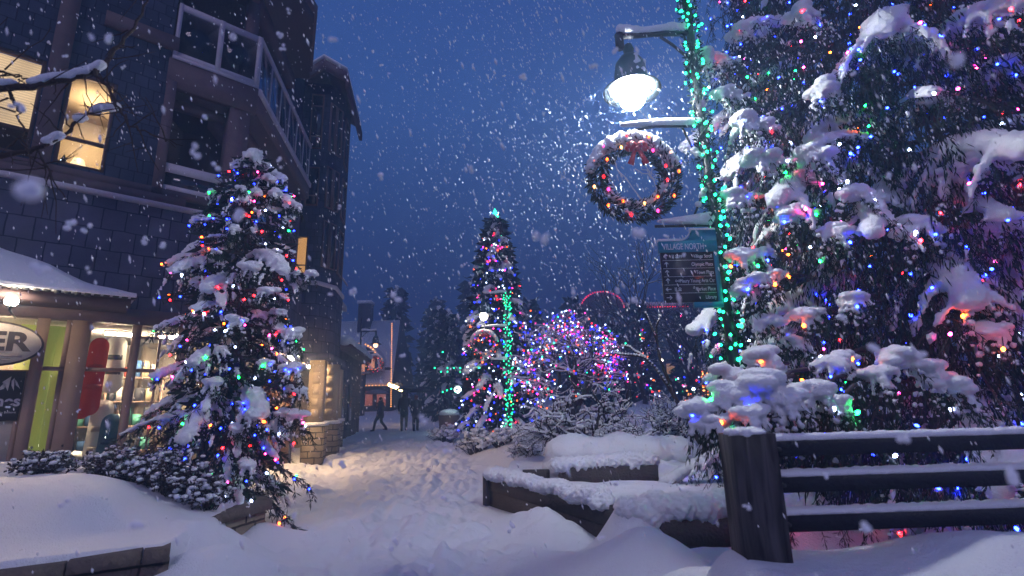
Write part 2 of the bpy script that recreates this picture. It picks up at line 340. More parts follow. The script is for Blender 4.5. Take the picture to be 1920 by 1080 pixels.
gx = axis(-160, [(-120, 20), (-30, 9), (-9, .7), (-5.5, .12), (3.6, .026), (7, .12), (12, .5), (40, 4), (160, 12)])
gy = axis(-40, [(-20, 10), (-2, 2), (1.2, .25), (7.5, .026), (12, .042), (20, .08), (34, .3), (60, 2), (140, 10), (300, 20)])
GX, GY = np.meshgrid(gx, gy)
GZ = H(GX, GY)
rp = np.random.default_rng(55)
for x0, y0, x1, y1, n_ in ((-1.2, 2.2, -3.9, 21, 60), (-.5, 2.4, -2.6, 20, 56), (-2.0, 19, -1.7, 2.6, 54), (-.2, 3.4, -1.5, 14, 34), (-3.2, 12, -1.0, 3.0, 30), (-.9, 10.5, -2.9, 6.8, 14)):
    L_ = math.hypot(x1-x0, y1-y0); ux, uy = (x1-x0)/L_, (y1-y0)/L_
    for k_ in range(n_):
        t_ = (k_+rp.uniform(-.15, .15))/n_; sd = (.13 if k_ % 2 else -.13)+rp.normal(0, .05); wv = .25*math.sin(t_*9+x0*5); px_, py_ = x0+(x1-x0)*t_-uy*(sd+wv), y0+(y1-y0)*t_+ux*(sd+wv)
        i0_, i1_ = np.searchsorted(gx, [px_-.4, px_+.4]); j0_, j1_ = np.searchsorted(gy, [py_-.4, py_+.4]); X_, Y_ = GX[j0_:j1_, i0_:i1_], GY[j0_:j1_, i0_:i1_]; an = math.atan2(uy, ux)+rp.normal(0, .15)
        g1 = gauss(X_, Y_, px_, py_, .17, .075, an); g2 = gauss(X_, Y_, px_, py_, .25, .15, an); GZ[j0_:j1_, i0_:i1_] += (-.070*np.minimum(g1*1.6, 1)+.020*g2)*rp.uniform(.6, 1.1)
nx, ny = len(gx), len(gy)
ii = (np.arange(ny-1)[:, None]*nx+np.arange(nx-1)[None]).ravel()
g = MB(); g.add(np.stack([GX, GY, GZ], -1).reshape(-1, 3), np.stack([ii, ii+1, ii+nx+1, ii+nx], -1))
ground = g.build('snowy_ground', SNOWG, smooth=True, kind='structure', label='trodden snow covering the street with soft drifts on both sides')
def Hs(x, y): return float(H(np.array([x]), np.array([y]))[0])

# hill in the mist behind the village
hm = MB(); hx = np.linspace(-158, 158, 90); hy = np.linspace(120, 298, 30); HX, HY = np.meshgrid(hx, hy)
HZ = -1+sstep(120, 270, HY)*(32+10*vnoise(HX, HY, 60, 21)+5*vnoise(HX, HY, 14, 22))
ii = (np.arange(29)[:, None]*90+np.arange(89)[None]).ravel(); hm.add(np.stack([HX, HY, HZ], -1).reshape(-1, 3), np.stack([ii, ii+1, ii+91, ii+90], -1))
hm.build('hill', mat('wooded_hill', (.03, .035, .045), .95, noise=(.15, .9, (.07, .08, .10)), bump=(.6, 1, 2)), smooth=True, kind='structure', label='wooded hillside fading into the falling snow')

# ------------------------------------------------------------------ corner building (shop below, flats above)
def frame(ox, oy, deg):
    a = math.radians(deg); d = (math.sin(a), math.cos(a)); n = (d[1], -d[0])
    return lambda t, o=0.: (ox+t*d[0]+o*n[0], oy+t*d[1]+o*n[1])
F1 = frame(-6.0, 8.0, 47.8); cx_, cy0 = F1(1.39); F2 = frame(cx_, cy0, -9.3)
def wall(mb, fr, t0, t1, z0, z1, o, th, holes=(), m=0, mr=None):
    ts = sorted({t0, t1, *[h[0] for h in holes], *[h[1] for h in holes]}); zs = sorted({z0, z1, *[h[2] for h in holes], *[h[3] for h in holes]})
    P = lambda t, oo, z: (*fr(t, oo), z)
    for a, b in zip(ts[:-1], ts[1:]):
        for c, d in zip(zs[:-1], zs[1:]):
            if any(h[0] <= a and b <= h[1] and h[2] <= c and d <= h[3] for h in holes): continue
            mb.add([P(a, o, c), P(b, o, c), P(b, o, d), P(a, o, d)], [[0, 1, 2, 3]], m)
            mb.add([P(a, o-th, c), P(b, o-th, c), P(b, o-th, d), P(a, o-th, d)], [[0, 3, 2, 1]], m)
    for a, b, c, d in list(holes)+[(t1, t0, z1, z0)]:
        q = m if mr is None else mr
        mb.add([P(a, o, c), P(b, o, c), P(b, o-th, c), P(a, o-th, c)], [[0, 1, 2, 3]], q); mb.add([P(a, o, d), P(b, o, d), P(b, o-th, d), P(a, o-th, d)], [[0, 3, 2, 1]], q)
        mb.add([P(a, o, c), P(a, o-th, c), P(a, o-th, d), P(a, o, d)], [[0, 1, 2, 3]], q); mb.add([P(b, o, c), P(b, o-th, c), P(b, o-th, d), P(b, o, d)], [[0, 3, 2, 1]], q)
    return mb
bx0, by0 = F1(0)
BLD = thing('corner_building', 'large dark shingled corner building with lit ski shop and corner balcony', 'building', (bx0, by0, 0))
def part(name, mb, mt, parent=None, **k): return mb.build(name, mt, parent or BLD, **k)

# front: shingled storeys
w1 = (-3.4, -1.58, 5.33, 6.95); w2 = (-1.31, -.69, 5.33, 6.93)
m = wall(MB(), F1, -5, -.05, 4.92, 10.5, 0, .18, [w1, w2], 0); part('wall', m, SHING2, label='upper wall of small dark blue shingles')
m = wall(MB(), F1, -5, 1.35, 3.15, 4.92, .04, .2, [], 0); part('wall', m, SHING, label='lower wall of large slate shingles')
m = MB(); m.fbox(F1, -1.56, -1.33, -.02, .09, 5.14, 10.5); m.fbox(F1, -.05, .10, -.5, .06, 5.14, 7.3); part('pilaster', m, TRIM)
m = MB(); m.fbox(F1, -5, .45, -.02, .10, 4.98, 5.14); m.fbox(F1, -5, .95, -.02, .06, 5.14, 5.27); part('ledge', m, TRIM)
m = MB(); m.fbox(F1, -5, 1.40, 0, .17, 4.915, 4.98); lg = part('ledge', m, TRIMW, label='pale ledge holding a thin line of snow')
m = MB(); m.fbox(F1, -1.0, .05, -.02, .10, 7.9, 8.15); part('window_sill', m, TRIM)

def window(fr, t0, t1, z0, z1, o, trimm, rails=(), mull=(), fw=.05, depth=.07, glass=None, parent=None):
    f = MB()
    f.fbox(fr, t0, t0+fw, o-depth, o, z0, z1); f.fbox(fr, t1-fw, t1, o-depth, o, z0, z1)
    f.fbox(fr, t0+fw, t1-fw, o-depth, o-.002, z0, z0+fw); f.fbox(fr, t0+fw, t1-fw, o-depth, o-.002, z1-fw, z1)
    for z in rails: f.fbox(fr, t0+fw, t1-fw, o-depth, o-.004, z-fw*.45, z+fw*.45)
    for t in mull: f.fbox(fr, t-fw*.4, t+fw*.4, o-depth, o-.006, z0+fw, z1-fw)
    fo = part('window', f, trimm, parent)
    gl = MB(); gl.fbox(fr, t0+fw*.5, t1-fw*.5, o-depth*.6, o-depth*.6+.008, z0+fw*.5, z1-fw*.5)
    gl.build('pane', glass or GLASS, fo); return fo
TRIMD = mat('window_trim_brown', (.13, .075, .05), .55, noise=(8, .8, (.09, .05, .035)))
wa = window(F1, *w1, -.02, TRIMD, rails=(5.75,), mull=(-2.5,)); wb = window(F1, *w2, -.02, TRIMD, rails=(5.80,))
# blinds of window one: slatted, glowing with the room behind
def blind_mat(name, col, st):
    def f(t, b, tcn):
        s_ = N(t, 'ShaderNodeSeparateXYZ'); t.links.new(tcn.outputs['Object'], s_.inputs[0]); wv = N(t, 'ShaderNodeMath', operation='MULTIPLY'); wv.inputs[1].default_value = 150; t.links.new(s_.outputs[2], wv.inputs[0])
        sn = N(t, 'ShaderNodeMath', operation='SINE'); t.links.new(wv.outputs[0], sn.inputs[0]); ma = N(t, 'ShaderNodeMath', operation='MULTIPLY_ADD'); ma.inputs[1].default_value = st*.22; ma.inputs[2].default_value = st; t.links.new(sn.outputs[0], ma.inputs[0])
        n = N(t, 'ShaderNodeTexNoise'); n.inputs['Scale'].default_value = 1.3; t.links.new(tcn.outputs['Object'], n.inputs['Vector']); mu = N(t, 'ShaderNodeMath', operation='MULTIPLY'); t.links.new(ma.outputs[0], mu.inputs[0]); t.links.new(n.outputs['Fac'], mu.inputs[1])
        t.links.new(mu.outputs[0], b.inputs['Emission Strength']); b.inputs['Emission Color'].default_value = (*col, 1)
    return mat(name, (.3, .25, .2), .8, extra=f)
BLIND = blind_mat('lit_blind', (1, .62, .31), 2.2)
m = MB(); m.fbox(F1, -3.36, -1.62, -.16, -.15, 5.78, 6.92); m.build('blind', BLIND, wa)
m = MB(); m.fbox(F1, -3.5, -1.45, -2.4, -.22, 5.1, 5.3); m.fbox(F1, -3.5, -1.45, -.9, -.85, 5.3, 7.1); part('room_wall', m, DARKIN)
# lit room behind window two
ROOMW = mat('warm_room_wall', (.62, .50, .34), .8, noise=(3, .7, (.55, .43, .28)))
m = MB(); m.fbox(F1, -1.42, -.3, -2.0, -1.95, 5.25, 7.2); m.fbox(F1, -1.47, -1.42, -2.0, -.19, 5.25, 7.2); m.fbox(F1, -.3, -.25, -2.0, -.19, 5.25, 7.2)
m.fbox(F1, -1.42, -.3, -1.95, -.19, 7.0, 7.2); m.fbox(F1, -1.42, -.3, -1.95, -.19, 5.22, 5.30); part('room_wall', m, ROOMW, label='warm lit room walls')
t_ = F1(-1.02, -.75)
lamp = thing('table_lamp', 'small table lamp with pale cone shade glowing in the upper right lit window', 'lamp', (*t_, 5.3))
m = MB(); m.lathe([(.001, 0), (.09, 0), (.09, .03), (.02, .05), (.02, .3), (.001, .3)], (*t_, 5.3), 12); m.build('base', DARKIN, lamp)
m = MB(); m.lathe([(.13, .27), (.07, .45), (.001, .45)], (*t_, 5.3), 16); m.build('lamp_shade', emat('lampshade_glow', (1, .62, .28), 3.0), lamp)
pl = bpy.data.lights.new('lamp_light', 'POINT'); pl.energy = 120; pl.color = (1, .68, .38); pl.shadow_soft_size = .12
po = bpy.data.objects.new('lamp_light', pl); C.objects.link(po); po.location = (*F1(-1.0, -.9), 6.35)
m = MB(); t_ = F1(-1.2, -.42)
hx_ = thing('window_christmas_tree', 'tiny dark decorated tree in the lower left of the lit upper window', 'tree', (*t_, 5.3))
m.lathe([(.10, 0), (.11, .05), (.001, .36)], (*t_, 5.3), 9); m.build('crown', NEEDLE2, hx_)
m = MB(); pts = [(t_[0]+math.cos(a)*.10*(1-k/8), t_[1]+math.sin(a)*.10*(1-k/8), 5.36+k*.035) for k, a in enumerate(np.arange(8)*2.2)]; TW = emat('tiny_white_light', (.7, .85, 1), 12)
for p_ in pts: m = MB(); m.blobs([p_], np.full(1, .011)); m.build('light', TW, hx_)

# upper loggia and corner balcony
m = MB(); DK = .06
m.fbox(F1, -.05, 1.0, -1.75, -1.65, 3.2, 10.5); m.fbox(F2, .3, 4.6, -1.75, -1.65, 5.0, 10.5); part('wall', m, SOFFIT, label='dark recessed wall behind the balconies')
m = MB(); P = lambda t, o, z, fr=F1: (*fr(t, o), z)
def slab(z0, z1, ext=0.0):
    # deck outline round the corner: along the front then down the street side
    a = F1(-.05, ext); b = F1(1.39+ext*.5, ext); c = F2(4.42, ext); d = F2(4.42, -1.7); e_ = F1(-.05, -1.7)
    return [a, b, c, d, e_], z0, z1
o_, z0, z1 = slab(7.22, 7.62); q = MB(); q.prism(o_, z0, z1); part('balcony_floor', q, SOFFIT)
q = MB(); q.fbox(F1, -.06, 1.42, -.08, .05, 7.20, 7.74); q.fbox(F2, .02, 4.45, -.08, .05, 7.28, 7.62); part('fascia_board', q, TRIM)
q = MB(); q.fbox(F2, -.02, 4.47, -.03, .09, 7.62, 7.75); q.fbox(F1, -.02, 1.40, -.03, .075, 7.74, 7.80); part('fascia_cap', q, TRIMW)
q = MB(); q.fbox(F2, .3, 4.4, -.55, -.30, 7.02, 7.21); q.fbox(F1, .0, 1.2, -.55, -.40, 7.05, 7.21); q.fbox(F2, .1, 4.4, -.85, -.65, 6.9, 7.2); part('soffit_beam', q, TRIM)
# railing, storey three
RAIL = thing('balcony_railing', 'white framed glass railing around the top corner balcony', 'railing', (*F1(1.39), 7.8))
q = MB()
for a, b in ((-.02, .045), (.645, .735), (1.33, 1.42)): q.fbox(F1, a, b, -.03, .05, 7.80, 8.90)
q.fbox(F1, .045, 1.33, -.025, .045, 8.78, 8.895); q.fbox(F1, .045, 1.33, -.025, .045, 7.805, 7.90)
q.fbox(F2, .04, 4.42, -.05, .04, 8.80, 8.90); q.build('rail', TRIMW, RAIL, )
for k in range(7): s_ = .06+k*4.33/6; q = MB(); q.fbox(F2, s_-.018, s_+.018, -.03, .02, 7.76, 8.80); q.build('post', TRIMW, RAIL)
for a, b in ((.045, .645), (.735, 1.33)):
    q = MB(); q.fbox(F1, a, b, .0, .01, 7.90, 8.78); q.build('glass_panel', BGLASS, RAIL)
for k in range(6):
    s_ = .06+k*4.33/6; q = MB(); q.fbox(F2, s_+.018, s_+4.33/6-.018, -.01, 0, 7.78, 8.80); q.build('glass_panel', BGLASS, RAIL)
# loggia railing, storey two, and posts
q = MB(); q.fbox(F1, .10, .98, -.03, .03, 5.60, 5.76); q.fbox(F1, .10, .98, -.03, .03, 5.27, 5.36); q.fbox(F1, .90, .98, -.02, .02, 5.36, 5.6)
r2 = thing('loggia_railing', 'low white rail across the dark recess under the balcony', 'railing', (*F1(.5), 5.27)); q.build('rail', TRIMW, r2)
q = MB(); q.fbox(F1, .12, .88, -.01, .0, 5.36, 5.6); q.build('glass_panel', DGLASS, r2)
q = MB(); q.fbox(F1, .98, 1.33, -.36, .02, 4.99, 7.2); part('corner_post', q, TRIM)
q = MB(); q.fbox(F1, 1.12, 1.34, -.30, -.06, 7.8, 10.3); part('corner_post', q, TRIM)
q = MB(); q.fbox(F2, 4.0, 4.3, -.5, -.1, 5.0, 7.2); part('corner_post', q, TRIM)
q = MB(); o_, z0, z1 = slab(4.75, 4.93); q.prism([F1(-.05, 0.), F1(1.38, 0.), F2(4.4, -.01), F2(4.4, -1.7), F1(-.05, -1.7)], 4.76, 4.97); part('loggia_floor', q, SOFFIT)
# roof eaves over the balcony
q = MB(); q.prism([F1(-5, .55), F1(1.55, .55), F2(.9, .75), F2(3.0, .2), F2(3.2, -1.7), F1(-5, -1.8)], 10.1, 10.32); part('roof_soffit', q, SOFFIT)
q = MB(); q.prism([F1(-5.05, .6), F1(1.58, .6), F2(.95, .8), F2(3.05, .25), F2(3.25, -1.75), F1(-5, -1.85)], 10.322, 10.6); rf = part('roof', q, TRIM)
q = MB(); q.fbox(F1, -.3, 1.3, -.3, .25, 9.7, 10.098); q.fbox(F2, .2, 3.0, -.4, -.15, 9.75, 10.098); part('roof_beam', q, TRIM)

# street side wall below the balcony
q = wall(MB(), F2, .0, 5.0, -.2, 4.76, -.06, .3, [(2.05, 4.78, -.2, 2.85)], 0); part('wall', q, SHING, label='street side wall of large slate shingles')
q = wall(MB(), F2, 7.4, 9.5, 3.02, 6.9, -.1, .2, [], 0); part('wall', q, SHING, label='lower side wall beyond the tower')
q = MB(); q.fbox(F2, 7.3, 9.7, -1.6, .1, 6.9, 7.05); part('roof', q, TRIM); q = MB(); q.fbox(F2, 7.45, 9.6, .06, .42, 5.0, 5.14); part('ledge', q, TRIMW)
q = MB(); q.fbox(F2, 7.5, 9.6, .38, .42, 5.95, 6.02)
q.fbox(F2, 7.5, 9.6, .38, .41, 5.15, 5.2); part('balcony_rail', q, TRIMW)
q = wall(MB(), F2, 3.3, 5.0, 4.97, 11.3, -.42, .2, [], 0); part('wall', q, SHING2, label='dark shingled side wall beside the tower')
q = MB(); q.fbox(F2, .05, 5.0, -.06, .07, 4.80, 4.93); part('ledge', q, TRIMW)
# stair tower: an eight sided bay with gabled eaves
T = [F2(5.0, -.42), F2(5.0, .32), F2(5.6, .66), F2(6.9, .66), F2(7.4, .2), F2(7.4, -1.2), F2(5.0, -1.2)]
q = MB(); q.prism(T, 3.0, 11.3); part('tower_wall', q, SHING2)
Tb = [F2(4.93, -.42), F2(4.93, .35), F2(5.57, .74), F2(6.95, .74), F2(7.47, .25), F2(7.47, -1.1), F2(4.93, -1.1)]
q = MB(); q.prism(Tb, 4.93, 5.05); part('ledge', q, TRIMW, label='snow dusted ledge around the tower')
Tc = [F2(4.96, -.42), F2(4.96, .34), F2(5.58, .70), F2(6.93, .70), F2(7.44, .23), F2(7.44, -1.15), F2(4.96, -1.15)]
q = MB(); q.prism(Tc, 3.02, 4.928); part('tower_wall', q, SHING, label='lower tower wall of large shingles')
def tower_face(a, b):     # frame on a face between two outline points
    ax, ay = a; bx, by = b; L = math.hypot(bx-ax, by-ay); d = ((bx-ax)/L, (by-ay)/L); n = (d[1], -d[0])
    return (lambda t, o=0.: (ax+t*d[0]+o*n[0], ay+t*d[1]+o*n[1])), L
ff, Lf = tower_face(T[0], T[1]); fc, Lc = tower_face(T[1], T[2]); fs, Ls = tower_face(T[2], T[3])
AMB = emat('amber_lit_room', (1, .50, .16), .55)
def twin(fr, t0, t1, z0, z1, glass=DGLASS, trim=TRIMD, rails=()): return window(fr, t0, t1, z0, z1, .05, trim, rails=rails, fw=.035, depth=.06, glass=glass)
twin(ff, .10, .42, 5.25, 6.35, AMB, rails=(5.5,))
twin(ff, .24, .60, 7.3, 8.5, rails=(7.6,)); twin(ff, .24, .60, 9.1, 10.9, rails=(9.5, 10.5))
for z0_, z1_ in ((5.5, 6.9), (7.3, 8.6), (9.1, 10.7)):
    twin(fc, .06, .32, z0_, z1_, trim=TRIM); twin(fc, .36, .62, z0_, z1_, trim=TRIM)
    twin(fs, .25, .95, z0_, z1_, trim=TRIM)
# tower eaves: gable facing down the street, with a brown raked fascia
def rake(fr, pts, o0, o1, th, m, name, mt):
    q = MB()
    for (a, za), (b, zb) in zip(pts[:-1], pts[1:]):
        f = lambda t, o, z: (*fr(t, o), z)
        q.hexa([f(a, o1, za-th), f(b, o1, zb-th), f(b, o0, zb-th), f(a, o0, za-th), f(a, o1, za), f(b, o1, zb), f(b, o0, zb), f(a, o0, za)])
    part(name, q, mt)
fe = lambda t, o=0.: F2(4.55-o, t)       # a frame facing back down the street: t = outward from the wall
def Pn(s, o, z): return (*F2(s, o), z)
gp = [(-.80, 11.45), (-.22, 11.42), (.20, 11.78), (.90, 11.38), (.96, 11.0)]
q = MB()
for (a, za), (b, zb) in zip(gp[:-1], gp[1:]): q.hexa([Pn(4.45, a, za-.30), Pn(4.45, b, zb-.30), Pn(4.58, b, zb-.30), Pn(4.58, a, za-.30), Pn(4.45, a, za), Pn(4.45, b, zb), Pn(4.58, b, zb), Pn(4.58, a, za)])
q.hexa([Pn(4.45, .86, 10.85), Pn(4.45, .96, 10.85), Pn(7.6, .96, 10.85), Pn(7.6, .86, 10.85), Pn(4.45, .86, 11.15), Pn(4.45, .96, 11.15), Pn(7.6, .96, 11.15), Pn(7.6, .86, 11.15)])
part('raked_fascia', q, TRIM)
q = MB()
for (a, za), (b, zb) in zip(gp[:-1], gp[1:]): q.hexa([Pn(4.58, a, za-.1), Pn(4.58, b, zb-.1), Pn(7.6, b, zb-.1), Pn(7.6, a, za-.1), Pn(4.58, a, za+.05), Pn(4.58, b, zb+.05), Pn(7.6, b, zb+.05), Pn(7.6, a, za+.05)])
part('tower_roof', q, SOFFIT)
q = MB()
for (a, za), (b, zb) in zip(gp[:-2], gp[1:-1]): q.hexa([Pn(4.42, a, za+.055), Pn(4.42, b, zb+.055), Pn(7.6, b, zb+.055), Pn(7.6, a, za+.055), Pn(4.42, a, za+.14), Pn(4.42, b, zb+.14), Pn(7.6, b, zb+.14), Pn(7.6, a, za+.14)])
part('roof_snow', q, SNOW)
q = MB(); q.hexa([Pn(1.0, -.35, 12.2), Pn(4.5, -.35, 12.2), Pn(4.5, -2, 12.2), Pn(1.0, -2, 12.2), Pn(1.0, -.35, 12.55), Pn(4.5, -.35, 12.55), Pn(4.5, -2, 12.55), Pn(1.0, -2, 12.55)])
# ground floor arcade below the tower: stone plinths, cream piers, lit entrance
def pier(s0, s1, o0, o1, zt=3.0):
    q = MB(); q.fbox(F2, s0-.08, s1+.08, o0-.08, o1+.08, -.2, 1.10); pl_ = part('pier_plinth', q, STONE)
    q = MB(); q.fbox(F2, s0-.11, s1+.11, o0-.11, o1+.11, 1.10, 1.20); q.build('plinth_cap', SNOW, pl_)
    q = MB(); q.fbox(F2, s0, s1, o0, o1, 1.2, zt); pr = part('pier', q, CREAM)
    q = MB()
    for k in range(5): q.fbox(F2, s0-.014, s0, o0+.1, o1-.1, 1.32+k*.3, 1.54+k*.3)
    q.build('pier_panel', mat('pier_panel_%d' % int(s0*10), (.36, .29, .21), .8), pr)
pier(5.08, 5.5, .24, .62); pier(6.6, 7.1, .25, .72); pier(9.0, 9.4, .0, .45)
q = MB(); q.fbox(F2, 4.8, 7.5, -.1, .8, 2.85, 3.02); q.fbox(F2, 7.5, 9.7, -.1, .5, 2.85, 3.02); part('arcade_beam', q, SHING)
q = MB(); q.fbox(F2, 2.0, 9.7, -2.4, -2.3, -.2, 3.0); q.fbox(F2, 9.6, 9.7, -2.3, .2, -.2, 2.9); part('entrance_wall', q, CREAM)
q = MB(); q.fbox(F2, 2.0, 4.8, -2.3, -.36, 2.86, 2.98); q.fbox(F2, 4.8, 9.7, -2.3, -.1, 2.86, 2.98); part('entrance_ceiling', q, CREAM)
DOORW = mat('brown_door_wood', (.16, .075, .04), .5, noise=(5, .8, (.10, .045, .025)))
q = MB(); q.fbox(F2, 4.70, 4.80, -.95, -.08, 0, 2.5); dr_ = part('door', q, DOORW); q = MB(); q.fbox(F2, 2.06, 2.2, -.9, -.07, 0, 2.8); part('door_frame', q, DOORW)
q = MB(); q.fbox(F2, 6.2, 7.2, -2.29, -2.24, 0, 2.3); part('door', q, DOORW)
q = MB(); q.fbox(F2, 3.2, 4.3, -2.29, -2.25, 1.0, 2.3); part('entrance_window', q, emat('entrance_window_glow', (1, .6, .25), 1.0))
for s_ in (3.4, 6.4):  # both lamps assumed from the warm light at the entrance, neither one seen
    t_ = F2(s_, .22 if s_ < 5 else .0); L = thing('assumed_entrance_lamp', 'assumed round warm lamp %s' % ('on a short arm over the entrance behind the tall tree' if s_ < 5 else 'inside the arcade under the tower'), 'lamp', (*t_, 2.7), group='assumed warm entrance lamps')
    q = MB(); q.lathe([(.001, 2.86), (.16, 2.86), (.16, 2.80), (.001, 2.80)], (*t_, 0), 16); q.tube([(*F2(s_, -.06), 2.93), (*t_, 2.93), (*t_, 2.86)], .02, 6); q.build('lamp_base', BLACKM, L)
    q = MB(); q.blobs([(*t_, 2.78)], [(.13, .13, .07)], 2); q.build('globe', emat('assumed_lamp_glow_%d' % s_, (1, .66, .36), 780 if s_ < 5 else 200), L, smooth=True)

# -------- shop front
q = MB()
q.fbox(F1, -5, 1.38, -.12, .12, 2.93, 3.16); part('header_beam', q, TRIM)
def shop_post(t0, t1, o0, o1, z1=2.93): q = MB(); q.fbox(F1, t0, t1, o0, o1, .2, z1); part('shop_post', q, POSTB)
shop_post(-1.14, -1.0, -.08, .06); shop_post(-.76, -.53, -.15, .10); shop_post(-.02, .09, -.08, .05); shop_post(.60, .72, -.08, .05); shop_post(1.2, 1.38, -.15, .05); shop_post(-2.6, -2.4, -.1, .08)
q = MB()
for a, b in ((-1.0, -.76), (-.53, -.02), (.09, .60), (.72, 1.2)):
    q.fbox(F1, a, b, -.05, .02, 2.19, 2.245); q.fbox(F1, a, b, -.05, .03, .55, .75)
q.fbox(F1, -.82, -.76, -.05, .03, .75, 2.19); q.fbox(F1, -.82, -.76, -.05, .03, 2.245, 2.93); q.fbox(F1, .34, .37, -.04, .01, .75, 2.75); q.fbox(F1, .09, .34, -.04, .01, 2.72, 2.75)
part('shop_mullion', q, POSTB)
for a, b in ((-1.0, -.82), (-.53, -.02), (.09, .60), (.72, 1.2)):
    q = MB(); q.fbox(F1, a, b, -.03, -.022, .75, 2.93); part('shop_pane', q, GLASS)
q = MB(); q.fbox(F1, -5, 1.35, -3.6, -3.5, 0, 3.0); q.fbox(F1, -5, -4.9, -3.5, -.1, 0, 3.0); q.fbox(F1, -.64, -.6, -3.5, -1.2, 0, 3.0); part('shop_inner_wall', q, mat('shop_cream_wall', (.62, .52, .40), .8))
q = MB(); q.fbox(F1, -5, 1.3, -3.5, -.1, 2.96, 3.06); part('shop_ceiling', q, mat('shop_ceiling_white', (.65, .62, .56), .8))
q = MB(); q.fbox(F1, -5, 1.3, -3.5, -.05, .15, .25); part('shop_floor', q, mat('shop_floor_boards', (.22, .14, .09), .5))
q = MB(); q.fbox(F1, -1.32, -.72, -.62, -.55, .25, 2.9); q.fbox(F1, -.90, -.885, -.55, -.53, .25, 2.9); part('display_wall', q, mat('lime_green_panel', (.46, .52, .12), .5, emit=((.50, .56, .10), .30)))  # no lamp: faint glow in the lime colour stands in for shop light
for k, (a, b, c_) in enumerate(((-2.2, -1.4, 2.2), (-.3, .1, 1.5), (.5, .9, 1.7))):
    L = thing('shop_strip_light', 'white strip light on the shop ceiling %s' % ('behind the door', 'above the red snowboards', 'behind the right hand window')[k], 'lamp', (*F1(a, -1.3), 2.95), group='shop ceiling lights')
    q = MB(); q.fbox(F1, a, b, -1.35, -1.15, 2.93, 2.958); q.build('lamp_base', POSTB, L); q = MB(); q.fbox(F1, a+.02, b-.02, -1.33, -1.17, 2.90, 2.928); q.build('tube', emat('strip_glow_%d' % k, (1, .70, .42), 620), L)
def snowboard(t, o, z0, L, wd, col, label, lean=.0, m2=None):
    th = thing('snowboard', label, 'snowboard', (*F1(t, o), z0), group='snowboards on display in the shop window')
    pts = []; n = 9
    for k in range(n): a = PI*k/(n-1); pts.append((wd/2*math.cos(a), L-wd/2+wd/2*1.1*math.sin(a)))
    for k in range(n): a = PI+PI*k/(n-1); pts.append((wd/2*math.cos(a), wd/2+wd/2*1.1*math.sin(a)))
    V = []
    for dd in (0, .018):
        for a, b in pts: V.append((*F1(t+a+lean*b, o+dd-.10*b), z0+b))
    k = len(pts); q = MB(); q.add(V, [[i, (i+1) % k, k+(i+1) % k, k+i] for i in range(k)])
    q.T.append(np.array([[0, i+1, i] for i in range(1, k-1)]+[[k, k+i, k+i+1] for i in range(1, k-1)])); q.TM.append(np.full(2*(k-2), 0))
    q.build('deck', mat('board_%s' % label[:8].replace(' ', '_'), col, .35, emit=(col, .10)), th)  # deck colour also glows weakly, as if lit by the shop
    for zz in (L*.36, L*.62):
        q = MB(); q.fbox(F1, t-.10+lean*zz, t+.10+lean*zz, o+.02-.1*zz, o+.05-.1*zz, z0+zz-.04, z0+zz+.04); q.build('binding', m2 or BLACKM, th)
RED = (.62, .035, .02)
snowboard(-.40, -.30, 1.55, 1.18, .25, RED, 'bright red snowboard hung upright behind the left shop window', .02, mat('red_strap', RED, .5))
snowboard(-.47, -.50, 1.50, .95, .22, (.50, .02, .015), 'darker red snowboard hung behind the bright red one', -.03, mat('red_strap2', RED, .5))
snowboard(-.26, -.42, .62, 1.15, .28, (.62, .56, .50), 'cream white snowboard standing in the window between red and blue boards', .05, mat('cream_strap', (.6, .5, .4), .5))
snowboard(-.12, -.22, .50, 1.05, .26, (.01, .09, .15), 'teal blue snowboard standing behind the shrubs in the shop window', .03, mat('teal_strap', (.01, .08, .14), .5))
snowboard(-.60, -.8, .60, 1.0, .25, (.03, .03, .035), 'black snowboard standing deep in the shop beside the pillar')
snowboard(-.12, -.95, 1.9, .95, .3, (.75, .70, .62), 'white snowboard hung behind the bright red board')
# shelves with stock
def shelf(t, o, label, seed):
    r = random.Random(seed); th = thing('display_shelf', label, 'shelf', (*F1(t, o), .25), group='shop display shelves')
    q = MB(); q.fbox(F1, t-.45, t-.42, o-.3, o, .25, 2.3); q.fbox(F1, t+.42, t+.45, o-.3, o, .25, 2.3)
    for k in range(5): q.fbox(F1, t-.42, t+.42, o-.3, o, .4+k*.45, .43+k*.45)
    q.build('rack', POSTB, th)
    cols = [(.6, .1, .06), (.08, .2, .45), (.6, .5, .3), (.05, .05, .06), (.1, .4, .3), (.7, .65, .6)]
    for k in range(5):
        x = t-.38; nb_ = 0
        while x < t+.3:
            wd = r.uniform(.07, .15); hh = r.uniform(.14, .34); bt = thing if 0 else None
            q = MB(); q.fbox(F1, x, x+wd, o-.24, o-.04, .432+k*.45, .432+k*.45+hh); c_ = r.choice(cols)
            stock.append((q, c_, label.split(' ', 1)[1], k, nb_)); nb_ += 1; x += wd+r.uniform(.02, .05)
stock = []
shelf(.35, -2.2, 'brown shelf of folded stock seen through the right shop window', 1); shelf(-.25, -2.9, 'brown shelf of stock at the back behind the snowboards', 2)
SM = {}
CN = {(.6, .1, .06): 'red', (.08, .2, .45): 'blue', (.6, .5, .3): 'tan', (.05, .05, .06): 'black', (.1, .4, .3): 'green', (.7, .65, .6): 'white'}
